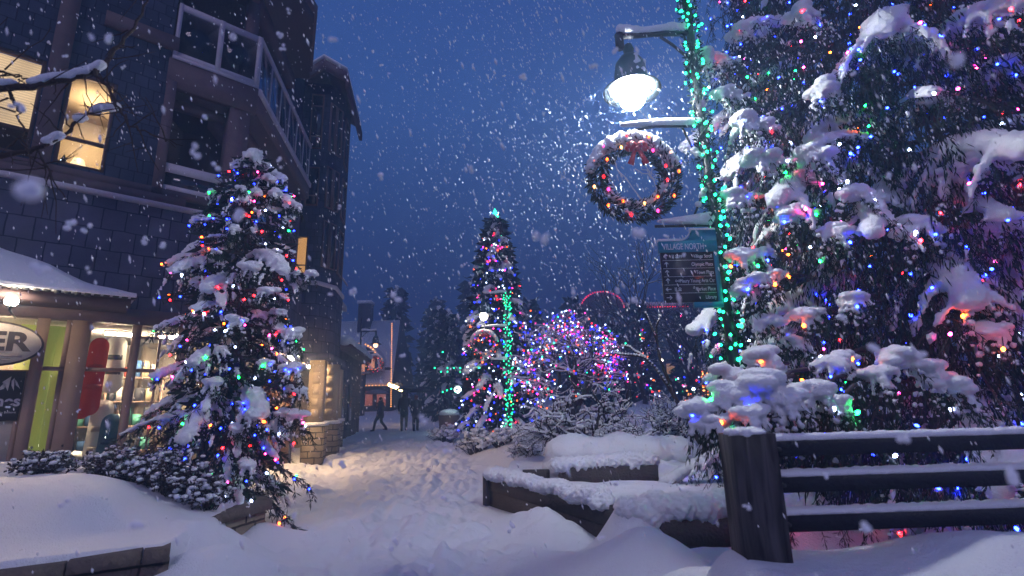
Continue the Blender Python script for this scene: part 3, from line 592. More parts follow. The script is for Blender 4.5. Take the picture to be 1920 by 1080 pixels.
for i_, (q, c_, sh_, lv, nb_) in enumerate(stock):
    if c_ not in SM: SM[c_] = mat('stock_colour', c_, .6)
    b_ = q.build('stock_box', SM[c_]); tag(b_, '%s box, %s from left on the %s board of the %s' % (CN[c_], ('first', 'second', 'third', 'fourth', 'fifth', 'sixth', 'seventh')[nb_], ('lowest', 'second', 'middle', 'fourth', 'top')[lv], 'right shop window shelf' if 'right' in sh_ else 'shelf behind the snowboards'), 'box', '%s boxes on the shop shelves' % CN[c_])
# oval shop sign and poster
sg = thing('oval_shop_sign', 'cream oval hanging shop sign with raised dark lettering, lit from above', 'sign', (*F1(-1.55, .45), 2.5))
def fplane(fr, o, t0, z0):   # matrix placing XY text on a facade plane
    a = np.array(fr(1., o))-np.array(fr(0., o)); x0, y0 = fr(t0, o)
    return Matrix(((a[0], 0, a[1], x0), (a[1], 0, -a[0], y0), (0, 1, 0, z0), (0, 0, 0, 1)))
def text(body, size, M4, mt, parent, name='lettering', ext=.004, sx=1., bold=0., align='LEFT', space=1.):
    cu = bpy.data.curves.new('t', 'FONT'); cu.body = body; cu.size = size; cu.extrude = ext; cu.offset = bold; cu.align_x = align; cu.space_character = space
    ob = bpy.data.objects.new('t', cu); C.objects.link(ob); dg = bpy.context.evaluated_depsgraph_get()
    me = bpy.data.meshes.new_from_object(ob.evaluated_get(dg)); bpy.data.objects.remove(ob); bpy.data.curves.remove(cu)
    me.transform(Matrix.Diagonal((sx, 1, 1, 1))); me.transform(M4)
    org = ORG.get(parent.name, np.zeros(3)); me.transform(Matrix.Translation(-Vector(org)))
    me.materials.clear(); me.materials.append(mt); o = bpy.data.objects.new(name, me); C.objects.link(o); o.parent = parent; return o
def oval(t0, z0, ra, rb, o0, o1, n=40):
    th = np.arange(n)*2*PI/n; V = [(*F1(t0+ra*np.sign(math.cos(a))*abs(math.cos(a))**.8, oo), z0+rb*math.sin(a)*abs(math.sin(a))**.1) for oo in (o0, o1) for a in th]
    q = MB(); q.add(V, [[i, (i+1) % n, n+(i+1) % n, n+i] for i in range(n)])
    q.T.append(np.array([[0, i+1, i] for i in range(1, n-1)]+[[n, n+i, n+i+1] for i in range(1, n-1)])); q.TM.append(np.zeros(2*(n-2))); return q
oc = -1.62
oval(oc, 2.50, .60, .30, .40, .46).build('sign_rim', mat('sign_rim_dark', (.06, .04, .035), .5), sg)
oval(oc, 2.50, .575, .275, .461, .475).build('sign_board', mat('sign_cream', (.62, .55, .47), .6, noise=(5, .8, (.5, .43, .37)), bump=(12, .6)), sg)
DARKL = mat('sign_letter_dark', (.05, .035, .03), .5)
text('ER', .34, fplane(F1, .476, oc+.02, 2.42), DARKL, sg, sx=1.15, bold=.012, ext=.008)
q = MB(); q.fbox(F1, oc-.1, oc+.40, .476, .482, 2.33, 2.36); q.fbox(F1, oc-.1, oc+.30, .476, .482, 2.28, 2.295); q.build('underline', mat('sign_mark_grey', (.3, .25, .22), .6), sg)
q = MB(); q.fbox(F1, oc-.28, oc-.26, .10, .42, 2.86, 2.88); q.fbox(F1, oc-.28, oc-.26, .40, .42, 2.74, 2.88); q.build('bracket', BLACKM, sg)
lt = thing('gooseneck_lamp', 'round white globe lamp above the oval shop sign', 'lamp', (*F1(-1.40, .94), 2.95))
q = MB(); q.blobs([(*F1(-1.40, .94), 3.0)], [(.07, .07, .07)], 2); q.build('globe', emat('sign_lamp_glow', (1, .84, .62), 150), lt, smooth=True)
q = MB(); q.tube([(*F1(-1.37, .1), 2.9), (*F1(-1.37, .3), 2.88), (*F1(-1.38, .80), 2.86), (*F1(-1.40, .92), 2.88), (*F1(-1.40, .94), 2.94)], .014); q.tube([(*F1(-1.40, .94), 2.92), (*F1(-1.40, .94), 2.96)], .035); q.build('stem', BLACKM, lt)
dp = thing('shop_door', 'shop door with a black poster over a lower pane painted as reflected snow', 'door', (*F1(-1.5, -.02), .25))
q = MB(); q.fbox(F1, -2.4, -1.14, -.06, .0, 2.08, 2.19); q.fbox(F1, -2.4, -2.3, -.06, .0, .25, 2.08); q.fbox(F1, -1.2, -1.14, -.06, 0, .25, 2.08); q.fbox(F1, -2.3, -1.2, -.06, 0, .25, .4); q.build('door_frame', POSTB, dp)
q = MB(); q.fbox(F1, -2.3, -1.2, -.045, -.02, .4, 1.50); q.build('reflection_panel', mat('painted_snow_reflection', (.62, .58, .55), .7, noise=(2.5, .8, (.5, .46, .44))), dp)  # mottled white stands for snow reflected in the door glass
pp = thing('brand_poster', 'black poster with white mountain emblem and rounded letters on the shop door', 'poster', (*F1(-1.7, 0), 1.8))
q = MB(); q.fbox(F1, -2.28, -1.16, .002, .012, 1.5, 2.17); q.build('sheet', mat('poster_black', (.03, .026, .03), .5), pp)
PW = mat('poster_white', (.75, .72, .70), .6)
text('nes', .20, fplane(F1, .013, -1.42, 1.70), PW, pp, bold=.006, sx=.95); pass
text('– To Believe', .042, fplane(F1, .013, -1.40, 1.60), PW, pp)
q = MB()
def tri(pts, o=.013):
    V = [(*F1(a, oo), z) for oo in (o, o+.003) for a, z in pts]; n = len(pts); q.add(V, [[i, (i+1) % n, n+(i+1) % n, n+i] for i in range(n)])
    q.T.append(np.array([[0, i+1, i] for i in range(1, n-1)]+[[n, n+i, n+i+1] for i in range(1, n-1)])+q.n-2*n); q.TM.append(np.zeros(2*(n-2)))
tri([(-1.42, 1.90), (-1.36, 2.01), (-1.34, 1.985), (-1.35, 1.93)]); tri([(-1.38, 2.02), (-1.30, 2.10), (-1.31, 1.90), (-1.34, 1.97)]); tri([(-1.29, 2.04), (-1.265, 2.08), (-1.25, 1.90), (-1.285, 1.98)]); tri([(-1.26, 2.06), (-1.23, 2.02), (-1.19, 1.93), (-1.24, 1.98)])
q.build('emblem', PW, pp)
# snowy porch roof over the shop door
PR = [(-5.0, 3.95), (-2.3, 3.92), (-1.7, 3.80), (-1.1, 3.62), (-.6, 3.34), (-.18, 3.20)]
q = MB(); q.fbox(F1, -5, -.16, .04, .78, 3.08, 3.20)
part('porch_fascia', q, TRIM)
porch_t = np.linspace(-5, -.12, 60); zt = np.interp(porch_t, [a for a, b in PR], [b for a, b in PR]); os_ = np.linspace(0.04, .95, 16)
TT, OO = np.meshgrid(porch_t, os_); ZT = np.interp(TT, [a for a, b in PR], [b for a, b in PR])
fall = (OO-.04)/.91; ZS = 3.24+(ZT-3.24)*(1-fall**1.5)+.10*(1-fall**6)+.03*vnoise(TT, OO, .3, 31)
X_ = np.array([[(*F1(t, o), z) for t, o, z in zip(a, b, c)] for a, b, c in zip(TT, OO, ZS)])
n1, n2 = TT.shape; ii = (np.arange(n1-1)[:, None]*n2+np.arange(n2-1)[None]).ravel(); q = MB(); q.add(X_.reshape(-1, 3), np.stack([ii, ii+n2, ii+n2+1, ii+1], -1))
X2 = X_.copy(); X2[..., 2] = 3.205; q.add(X2.reshape(-1, 3), np.stack([ii, ii+1, ii+n2+1, ii+n2], -1))
b0 = [(*X_[-1, j],) for j in range(n2)]; b1 = [(*X2[-1, j],) for j in range(n2)]; q.add(b0+b1, [[j, j+1, n2+j+1, n2+j][::-1] for j in range(n2-1)])
part('porch_snow', q, SNOW, smooth=True)
q = MB(); rr = random.Random(5)
for k in range(46):
    t = -4.9+k*.105; q.fbox(F1, t, t+.07, .70, .90, 3.20-rr.uniform(0, .02), 3.235)
part('porch_shingle_edge', q, BLACKM)

# left planter wall: stone courses with cap, end post
def wall_along(pts, z0, z1, th, mt, name, label, cat, cap=None, capm=None, inner=1):
    q = MB()
    r = thing(name, label, cat, (*pts[0], z0))
    def seg(z0, z1, o0, o1):
        q = MB()
        for (ax, ay), (bx, by) in zip(pts[:-1], pts[1:]):
            L = math.hypot(bx-ax, by-ay); fr = frame(ax, ay, math.degrees(math.atan2(bx-ax, by-ay))); q.fbox(fr, 0, L, o0, o1, z0, z1)
        return q
    seg(z0, z1, -th, 0).build('wall', mt, r)
    if cap:
        q = MB(); rr = random.Random(len(pts))
        for (ax, ay), (bx, by) in zip(pts[:-1], pts[1:]):
            L = math.hypot(bx-ax, by-ay); fr = frame(ax, ay, math.degrees(math.atan2(bx-ax, by-ay))); t = 0
            while t < L-.05:
                w_ = min(rr.uniform(.28, .62), L-t); j = [rr.uniform(-.014, .014) for _ in range(8)]
                f = lambda tt, o, z: (*fr(tt, o), z)
                a_, b_ = t+.006, t+w_-.006
                q.hexa([f(a_, .045+j[0], z1+.002), f(b_, .045+j[1], z1+.002), f(b_, -th-.02, z1+.002), f(a_, -th-.02, z1+.002), f(a_+abs(j[6])*.8, .03+j[2], z1+cap+j[3]), f(b_-abs(j[7])*.8, .03+j[4], z1+cap+j[5]), f(b_, -th-.02, z1+cap+j[5]), f(a_, -th-.02, z1+cap+j[3])]); t += w_
        q.build('coping', capm or mt, r)
    return r
CAPS = mat('rough_coping_stone', (.16, .125, .10), .9, noise=(8, .95, (.09, .07, .06)), bump=(18, 1., .04))
wall_along([(-7.5, 2.2), (-4.07, 4.05), (-2.95, 4.70)], -.3, .36, .3, STONE_D, 'stone_planter_wall', 'low stone wall with rough coping along the snowy planter on the left', 'wall', .10, CAPS)
pe = thing('stone_wall_end', 'stone planter wall end with flat cap beneath the decorated left tree', 'wall', (-3.22, 6.5, 0))
q = MB(); q.prism([(-3.25, 5.6), (-3.05, 6.62), (-3.35, 7.0), (-4.6, 7.4), (-4.7, 7.1), (-3.5, 6.2), (-3.35, 5.5)][:4]+[(-4.6, 7.1), (-3.55, 5.7)], -.2, .40); q.build('wall', STONE, pe)
q = MB(); q.prism([(-3.22, 5.55), (-2.98, 6.63), (-3.32, 7.07), (-4.6, 7.48), (-4.6, 7.05), (-3.6, 5.65)], .402, .50); q.build('coping', CAPS, pe)

# right planter: dark timber walls
t1 = thing('timber_planter_wall', 'dark timber retaining wall jutting into the path in the middle', 'wall', (-.30, 8.5, .1))
fr = frame(-.32, 8.62, math.degrees(math.atan2(1.44, -2.57))); 
q = MB(); q.fbox(fr, -.12, 2.95, -.14, .06, -.1, .235); q.fbox(fr, -.12, 2.95, -.14, .075, .24, .47); q.build('timber', TIMB, t1)
q = MB(); q.fbox(fr, -.24, -.121, -.20, .12, -.1, .46); q.build('end_post', TIMB, t1)
t2 = thing('timber_planter_wall', 'dark timber retaining wall just left of the fence post', 'wall', (1.4, 5.3, .1))
q = MB(); q.box(1.12, 2.45, 5.32, 5.47, -.1, .22); q.box(1.12, 2.45, 5.305, 5.47, .225, .46); q.build('timber', TIMB, t2)
t3 = thing('timber_step', 'dark log step below the snow mound behind the middle timber wall', 'step', (.7, 7.8, .4))
q = MB(); q.box(.62, 2.05, 7.74, 7.9, .35, .68); q.box(.1, .5, 7.95, 8.05, .35, .62); q.build('timber', TIMB, t3)
# snow pillows lying on the planter and its timber tops
def pillow(name, path, r, zr, vox, label, seed=0, cat='snow', parent=None):
    q = MB(); rr = np.random.default_rng(seed); P_ = np.asarray(path, float); d = np.r_[0, np.cumsum(np.linalg.norm(np.diff(P_, axis=0), axis=1))]; n = int(d[-1]/(r*.45))+2
    u = np.linspace(0, d[-1], n); c = np.stack([np.interp(u, d, P_[:, k]) for k in range(3)], -1)+rr.normal(0, r*.12, (n, 3)); R_ = np.stack([np.full(n, r), np.full(n, r), np.full(n, zr)], -1)*rr.uniform(.8, 1.2, (n, 1))
    q.blobs(c, R_, 2); o = q.build(name, SNOW, parent, smooth=True); fuse(o, vox, 1, disp=(.014, .11))
    if parent is None: tag(o, label, cat, kind='structure')
    return o
pillow('snow_cap', [(-.36, 8.7, .50), (.25, 7.55, .51), (.98, 6.2, .52)], .17, .085, .018, '', 3, parent=t1)
pillow('snow_cap', [(1.15, 5.44, .52), (1.9, 5.45, .56), (2.9, 5.45, .55)], .19, .14, .018, '', 4, parent=t2)
pillow('snow_cap', [(.66, 7.86, .70), (1.3, 7.9, .74), (2.0, 7.9, .72)], .16, .11, .018, '', 5, parent=t3)
pillow('snow_bank', [(.75, 8.35, .72), (1.3, 8.5, .80), (1.9, 8.5, .78), (2.5, 8.6, .70)], .40, .26, .05, 'rounded snow mound heaped on the planter', 6)

# ------------------------------------------------------------------ vegetation
def blades(q, P, D, L, W, m=0):
    """diamond shaped leaf / needle spray faces at points P along directions D"""
    n = len(P); 
    if n == 0: return
    D = D/(np.linalg.norm(D, axis=1)[:, None]+1e-9); A = rng.normal(0, 1, (n, 3)); X = np.cross(D, A); X /= np.linalg.norm(X, axis=1)[:, None]+1e-9
    L = np.broadcast_to(L, (n,))[:, None]; W = np.broadcast_to(W, (n,))[:, None]
    V = np.stack([P, P+D*L*.45+X*W, P+D*L, P+D*L*.45-X*W], 1).reshape(-1, 3)
    i = np.arange(n)[:, None]*4; q.add(V, i+np.arange(4)[None], m)
def conifer(name, label, base, Ht, rf, nb, z0=.3, twig=.45, ntw=6, nl=.10, nw=.014, snow=.07, vox=.03, droop=.35, weep=0., azr=None, dens=1., seed=0, trunk_r=.09, group=None,
            frost=.12, cover=(.55, 1.1), fol=None, extra=(), top_cut=None, rise=.25, cat='tree', fuse_it=True, snow_min=0, inner=None):
    global rng
    rng = np.random.default_rng(seed); r = rng
    bx, by, bz = base; root = thing(name, label, cat, base, group)
    q = MB(); zt = top_cut or Ht
    q.tube([(bx, by, bz-.2), (bx+.02, by, bz+zt*.5), (bx, by, bz+zt*.97)], [trunk_r, trunk_r*.6*(1 if top_cut is None else 1), trunk_r*.08 if top_cut is None else trunk_r*.4], 8); q.build('trunk', BARK, root)
    BR = []
    for i in range(nb):
        u = (i+.5)/nb; z = z0+(zt-z0-.05)*(1-(1-u)**(1.15)); az = i*2.399963+r.normal(0, .25)
        if azr is not None: az = azr[0]+(azr[1]-azr[0])*((i*.618034) % 1)+r.normal(0, .1)
        BR.append((z, az, rf(z/Ht)*r.uniform(.72, 1.06), rise*(z/Ht)*1.4-.05*r.random()-.02, r.uniform(*cover)))
    BR += list(extra)
    fp = []; fd = []; fs = []; sb = []; sr = []; anchors = []; tw = MB(); wp = []
    for z, az, L, up, cv in BR:
        if L < .05: L = .06
        d = np.array([math.cos(az), math.sin(az), 0]); pz = np.array([-d[1], d[0], 0]); n = 9; s_ = np.linspace(0, 1, n); dr = droop*r.uniform(.7, 1.3)
        if L > 3.6: dr = .22
        side = r.normal(0, .08)*L
        f = lambda s: np.array([bx, by, bz+z])+np.outer(s, d)*L+np.outer(s*s*side, pz)+np.outer(up*L*s-dr*L*s**2.2, [0, 0, 1])
        P_ = f(s_); tw.tube(P_, np.linspace(max(.006, L*.014), .004, n), 4, cap=False)
        def along(Pq, s0, den, ln):
            k = max(2, int(np.linalg.norm(Pq[-1]-Pq[0])*den)); t = r.uniform(s0, 1, k); idx = t*(len(Pq)-1); i0 = np.minimum(idx.astype(int), len(Pq)-2); fr = (idx-i0)[:, None]
            p = Pq[i0]*(1-fr)+Pq[i0+1]*fr; T = (Pq[i0+1]-Pq[i0]); T = T/(np.linalg.norm(T, axis=1)[:, None]+1e-9)
            fp.append(p); fd.append(T*.8+r.normal(0, .55, (k, 3))+np.array([0, 0, -.30-weep*.5])); fs.append(np.full(k, ln))
        along(P_, .2, 42*dens/(nl/.1), nl)
        k = max(2, int(L*1.6/(snow*.5))); cv = max(cv, 0)
        ss = np.linspace(.30 if L < 3.6 else .76, 1.0, k); c = f(ss); rr_ = snow*cv*(.55+.75*np.sin(np.clip(ss, 0, 1)*2.6-.4))*r.uniform(.75, 1.2, k)
        c[:, 2] += rr_*.45
        if cv > .15: sb.append(c); sr.append(np.stack([rr_*1.1, rr_*1.1, rr_*.75], -1))
        nt = max(2, int(round(ntw*(.5+L)))) if L < 3.6 else 7; sl0 = .22 if L < 3.6 else .72; tws = min(1, 3.2/L)**2
        for sgn in (-1, 1):
            for j in range(nt):
                s0 = sl0+(.98-sl0)*(j+r.random()*.7)/nt; b0 = f(np.array([s0]))[0]; ph = math.radians(r.uniform(38, 68)); tl = twig*L*tws*(.35+.75*(1-s0))*r.uniform(.7, 1.2)+.04
                dh = d*math.cos(ph)+pz*sgn*math.sin(ph); tt = np.linspace(0, 1, 5)
                dz = (up*.4-.15)*tt-(dr*1.1+.25+weep*.3)*tt**2
                Q = b0+np.outer(tt, dh)*tl+np.outer(dz*tl, [0, 0, 1]); tw.tube(Q, np.linspace(.006, .002, 5), 3, cap=False)
                along(Q, 0, 62*dens/(nl/.1), nl)
                if cv > .22:
                    kk = max(2, int(tl/(snow*.42))); tq = np.linspace(.05, .98, kk); idx = tq*4; i0 = np.minimum(idx.astype(int), 3); fr = (idx-i0)[:, None]; cc = Q[i0]*(1-fr)+Q[i0+1]*fr
                    rr_ = snow*cv*(.62-.32*tq)*r.uniform(.7, 1.25, kk); cc[:, 2] += rr_*.5; mkeep = rr_ > snow_min; cc = cc[mkeep]; rr_ = rr_[mkeep]
                    if len(cc): sb.append(cc); sr.append(np.stack([rr_, rr_, rr_*.85], -1))
                    if r.random() < .85:
                        hl = snow*r.uniform(1.0, 3.2)*min(1, cv); m_ = 5; tq = np.linspace(0, 1, m_); g0 = Q[-1]+dh*snow*.15; gg = g0+np.outer(tq*hl, np.array([dh[0]*.35, dh[1]*.35, -1])); gr = snow*cv*(.42-.26*tq); sb.append(gg); sr.append(np.stack([gr, gr, gr*1.3], -1))
                if r.random() < .8: anchors.append(Q[r.integers(2, 5)]+np.array([0, 0, snow*.35])+dh*.03)
                if weep > 0:
                    for h_ in range(r.integers(2, 5)):
                        b1 = Q[r.integers(1, 5)]; hl = weep*r.uniform(.35, 1.1)*(.5+.5*L/3); m_ = 5; t_ = np.linspace(0, 1, m_); hd = r.normal(0, .12, 3); hd[2] = -1
                        W_ = b1+np.outer(t_*hl, hd); along(W_, 0, 60*dens/(nl/.1), nl); wp.append(W_)
        anchors.append(P_[-1]+d*.02)
    # inner mass close to the trunk
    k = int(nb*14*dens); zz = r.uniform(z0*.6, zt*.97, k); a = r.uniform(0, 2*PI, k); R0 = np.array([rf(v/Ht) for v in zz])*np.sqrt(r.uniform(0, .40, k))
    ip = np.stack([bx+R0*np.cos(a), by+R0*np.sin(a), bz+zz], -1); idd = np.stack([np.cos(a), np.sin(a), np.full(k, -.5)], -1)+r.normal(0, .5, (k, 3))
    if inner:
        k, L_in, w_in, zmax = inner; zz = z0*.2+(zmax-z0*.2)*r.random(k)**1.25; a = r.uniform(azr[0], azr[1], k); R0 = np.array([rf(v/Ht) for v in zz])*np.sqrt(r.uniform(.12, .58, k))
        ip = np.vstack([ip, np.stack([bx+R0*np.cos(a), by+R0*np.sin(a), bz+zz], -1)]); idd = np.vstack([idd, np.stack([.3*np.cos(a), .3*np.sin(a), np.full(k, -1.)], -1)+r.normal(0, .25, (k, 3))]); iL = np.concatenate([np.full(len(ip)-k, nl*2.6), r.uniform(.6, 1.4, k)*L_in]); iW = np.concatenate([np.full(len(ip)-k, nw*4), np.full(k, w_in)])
    else: iL = nl*2.6; iW = nw*4
    fp = np.vstack(fp); fd = np.vstack(fd); fs = np.concatenate(fs)*r.uniform(.6, 1.3, len(fp)); mk = r.random(len(fp))
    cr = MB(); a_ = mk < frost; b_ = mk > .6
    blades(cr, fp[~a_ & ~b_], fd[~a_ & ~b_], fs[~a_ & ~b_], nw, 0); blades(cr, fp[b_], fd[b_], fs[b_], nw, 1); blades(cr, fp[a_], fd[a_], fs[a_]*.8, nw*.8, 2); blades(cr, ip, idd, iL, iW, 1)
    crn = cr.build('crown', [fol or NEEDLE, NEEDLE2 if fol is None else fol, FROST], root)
    tw.build('branches', TWIG, root)
    if sb:
        sn = MB(); sn.blobs(np.vstack(sb), np.vstack(sr), 1); so_ = sn.build('snow_load', SNOW, root, smooth=True)
        if fuse_it: fuse(so_, vox, 0, disp=(snow*.13, snow*1.1))
    return root, np.array(anchors)

PAL = dict(white=(.50, .62, 1.0), blue=(.008, .022, 1.0), red=(1.0, .008, .012), amber=(1.0, .10, .006), green=(.004, 1.0, .10), teal=(.012, 1.0, .36), pink=(1.0, .03, .25), warm=(1, .38, .10))
_bm = {}
def bulb_mesh(col, rad, st, hi=True):
    k = (col, round(rad, 4), st, hi)
    if k not in _bm:
        q = MB()
        if hi: q.lathe([(.0008, -1.5*rad), (.55*rad, -1.1*rad), (rad, -.2*rad), (.85*rad, .6*rad), (.4*rad, 1.1*rad), (.0008, 1.15*rad)], k=8)
        else: q.blobs([(0, 0, 0)], [(rad, rad, rad*1.15)], 1)
        _bm[k] = q.mesh('bulb', emat('bulb_glow_'+col, PAL[col], st), smooth=True)
    return _bm[k]
def string_lights(label, pts, cols, rad, st, npart=100, hi=True, wire=False, maxseg=.5, group=None, name='string_lights', near_sort=True):
    pts = np.asarray(pts, float); root = thing(name, label, 'string lights', tuple(pts.mean(0)), group); org = pts.mean(0)
    if wire:
        q = MB()
        for a, b in zip(pts[:-1], pts[1:]):
            if np.linalg.norm(b-a) < maxseg:
                t = np.linspace(0, 1, 5)[:, None]; W_ = a*(1-t)+b*t; W_[:, 2] -= .12*np.linalg.norm(b-a)*np.sin(t[:, 0]*PI); q.tube(W_, .0035, 4, cap=False)
        if q.n: q.build('cable', WIRE, root)
    order = np.argsort(np.linalg.norm(pts-CAM, axis=1)) if near_sort else np.arange(len(pts))
    r = random.Random(3)
    for i in order[:npart]:
        o = bpy.data.objects.new('bulb', bulb_mesh(cols[i], rad, st, hi)); C.objects.link(o); o.parent = root; o.location = pts[i]-org; o.rotation_euler = (r.uniform(-.9, .9), r.uniform(-.9, .9), 0)
    if len(pts) > npart:
        q = MB(); names = sorted(set(cols)); rest = order[npart:]
        for k, c_ in enumerate(names):
            sel = [i for i in rest if cols[i] == c_]
            if sel: q.blobs(pts[sel], np.full(len(sel), rad*1.05), 1, k)
        q.build('bulb', [bulb_mesh(c_, rad, st, hi).materials[0] for c_ in names], root, kind='stuff', smooth=True)
    return root
def pick(anc, n, seed, far=.0, camside=True, cen=None, mind=0.):
    r = np.random.default_rng(seed); A = anc
    if camside and cen is not None:
        v = A[:, :2]-np.array(cen); c_ = -np.array(cen)/np.linalg.norm(cen); dt = v@c_/(np.linalg.norm(v, axis=1)+1e-6); A = A[dt > far]
    idx = r.permutation(len(A))[:n*3]; keep = []
    for i in idx:
        if mind and any(np.linalg.norm(A[i]-k) < mind for k in keep): continue
        keep.append(A[i])
        if len(keep) >= n: break
    K = np.array(keep); cx = np.array(cen) if cen is not None else K[:, :2].mean(0)
    a = np.arctan2(K[:, 1]-cx[1], K[:, 0]-cx[0]); band = np.floor(K[:, 2]/.35); return K[np.lexsort((a, band))]
def mixcols(n, seed, wts):
    r = random.Random(seed); return r.choices(list(wts), list(wts.values()), k=n)

def bough(root, mounds, fingers, seed, vox=.011, inw=(.9, .9)):
    """a low bough of the spruce pressed flat under rounded snow, with loaded twig ends hanging from its rim"""
    r = np.random.default_rng(seed); sn = MB(); nd = MB(); tw = MB(); fp = []; fd = []; anc = []
    for (p, rad) in mounds:
        p = np.array(p); k = 9; o = r.normal(0, .38, (k, 3))*rad; o[:, 2] *= .5; sn.blobs(p+o, np.stack([np.full(k, rad*.70), np.full(k, rad*.70), np.full(k, rad*.36)], -1)*r.uniform(.75, 1.1, (k, 1)), 2)
        for i in range(fingers):
            a = r.uniform(-PI*.98, PI*.08) if r.random() < .85 else r.uniform(0, 2*PI); d = np.array([math.cos(a), math.sin(a), 0]); L = rad*r.uniform(1.3, 2.9); t = np.linspace(0, 1, 9)
            Q = p+np.outer(t*L*r.uniform(.45, .75), d)+np.outer(rad*.25*(1-t)-1.0*L*t**2.0, [0, 0, 1])+np.outer(t**1.5*r.normal(0, .1)*L, [-d[1], d[0], 0]); Q[0:1] = p+d*rad*.25
            gr = rad*(.30-.20*t)*r.uniform(.65, 1.3)*(1+.15*np.sin(t*14+r.uniform(0, 6))); sn.blobs(Q, np.stack([gr, gr, gr], -1), 2); tw.tube(Q-np.array([0, 0, rad*.12]), np.linspace(.006, .002, 9), 4, cap=False)
            k = 46; u = r.uniform(.2, 1.0, k)*8; i0 = np.minimum(u.astype(int), 7); c = Q[i0]+(Q[i0+1]-Q[i0])*(u-i0)[:, None]-np.array([0, 0, 1])*gr[i0][:, None]*.75; fp.append(c+r.normal(0, .008, (k, 3))); fd.append(np.tile((Q[-1]-Q[0])/np.linalg.norm(Q[-1]-Q[0]), (k, 1))+r.normal(0, .45, (k, 3))+np.array([0, 0, -.7]))
            if r.random() < .30: anc.append(Q[r.integers(2, 7)]+d*gr[4]*.9+np.array([0, 0, .01]))
        cen = np.array([p[0]+inw[0], p[1]+inw[1], p[2]+.15]); tw.tube([cen, (p+cen)/2+np.array([0, 0, .03]), p-np.array([0, 0, rad*.3])], [.02, .015, .01], 6, cap=False)
    blades(nd, np.vstack(fp), np.vstack(fd), r.uniform(.04, .075, sum(map(len, fp))), .0042, 0); nd.build('bough_needles', NEEDLE, root); tw.build('bough_branches', TWIG, root)
    o = sn.build('bough_snow', SNOW, root, smooth=True); fuse(o, vox, 0, disp=(.0035, .045)); return anc
# left decorated tree in the stone planter
TB = (-3.82, 7.0, .45)
rfL = lambda u: 1.42*(1-u)**.60*(.62+.38*min(1, u*2.6)) if u < 1 else .05
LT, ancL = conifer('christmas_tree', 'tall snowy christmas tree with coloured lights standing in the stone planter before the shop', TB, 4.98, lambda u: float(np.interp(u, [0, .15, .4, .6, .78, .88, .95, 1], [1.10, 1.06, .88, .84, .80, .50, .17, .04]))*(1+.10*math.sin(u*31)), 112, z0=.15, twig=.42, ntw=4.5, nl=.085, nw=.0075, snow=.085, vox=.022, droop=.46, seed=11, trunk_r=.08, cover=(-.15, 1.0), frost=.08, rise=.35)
aL = []
for k_, (a_, b_, r_) in enumerate(((520, 362, .085), (452, 352, .06), (556, 385, .07), (372, 412, .09), (438, 428, .07), (372, 528, .10), (470, 500, .12), (500, 545, .10), (580, 512, .085), (445, 600, .11), (528, 585, .08), (548, 622, .11), (365, 690, .13), (400, 715, .10), (552, 690, .11), (565, 730, .09), (320, 782, .11), (388, 786, .09), (480, 775, .12), (556, 775, .12), (440, 800, .08), (465, 870, .10), (520, 470, .06), (405, 470, .06), (500, 680, .08))):
    Yk = 6.32 if abs(a_-455) < 60 else 6.65; p_ = np.array(atY(a_, b_, Yk)); v_ = np.array([TB[0]-p_[0], TB[1]-p_[1]]); 
    aL += bough(LT, [(tuple(p_), r_), (tuple(p_+np.array([v_[0]*.18, v_[1]*.18, r_*.25])), r_*.7)], 9, 200+k_, .010, inw=tuple(v_))
ancL = np.vstack([ancL, np.array(aL)])
pk = pick(ancL, 270, 4, far=-.2, cen=TB[:2], mind=.09); string_lights('coloured string lights wound over the tall snowy tree before the shop', pk, mixcols(len(pk), 5, dict(blue=.38, white=.20, red=.14, amber=.11, green=.11, pink=.06)), .0135, 38, wire=True, maxseg=.45)

# huge spruce on the right behind the fence
GB = (5.0, 6.2, .55)
camaz = math.atan2(-GB[1], -GB[0])
rfG = lambda u: 3.15*(1-u)**.62
exG = []
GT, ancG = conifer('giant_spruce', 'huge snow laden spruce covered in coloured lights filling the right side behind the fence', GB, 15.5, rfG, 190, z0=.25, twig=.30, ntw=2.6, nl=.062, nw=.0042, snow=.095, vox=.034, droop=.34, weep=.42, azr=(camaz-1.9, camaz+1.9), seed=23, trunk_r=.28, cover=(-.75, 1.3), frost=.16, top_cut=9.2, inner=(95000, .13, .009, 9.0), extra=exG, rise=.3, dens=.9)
mds = [(tuple(atY(a_, b_, Y_)), r_) for a_, b_, Y_, r_ in ((1312, 762, 3.35, .13), (1368, 742, 3.30, .14), (1425, 722, 3.30, .16), (1470, 745, 3.25, .12), (1520, 735, 3.4, .13), (1405, 775, 3.12, .10), (1560, 752, 3.45, .10), (1340, 790, 3.2, .08))]
anB = bough(GT, mds, 11, 5)
mds = [(tuple(atY(a_, b_, Y_)), r_) for a_, b_, Y_, r_ in ((1432, 668, 4.3, .16), (1380, 705, 4.1, .13), (1430, 600, 4.6, .12), (1490, 640, 4.5, .10), (1680, 665, 4.2, .16), (1740, 690, 4.2, .14), (1640, 700, 4.1, .12), (1400, 540, 4.7, .13), (1720, 420, 4.6, .17), (1780, 330, 4.6, .16))]
anB += bough(GT, mds[:2], 9, 6, .013); anB += bough(GT, mds[4:5]+mds[5:7], 9, 7, .013)
for k_, md in enumerate(mds[2:4]+mds[7:]): anB += bough(GT, [md], 9, 20+k_, .013)
rb = np.random.default_rng(44)
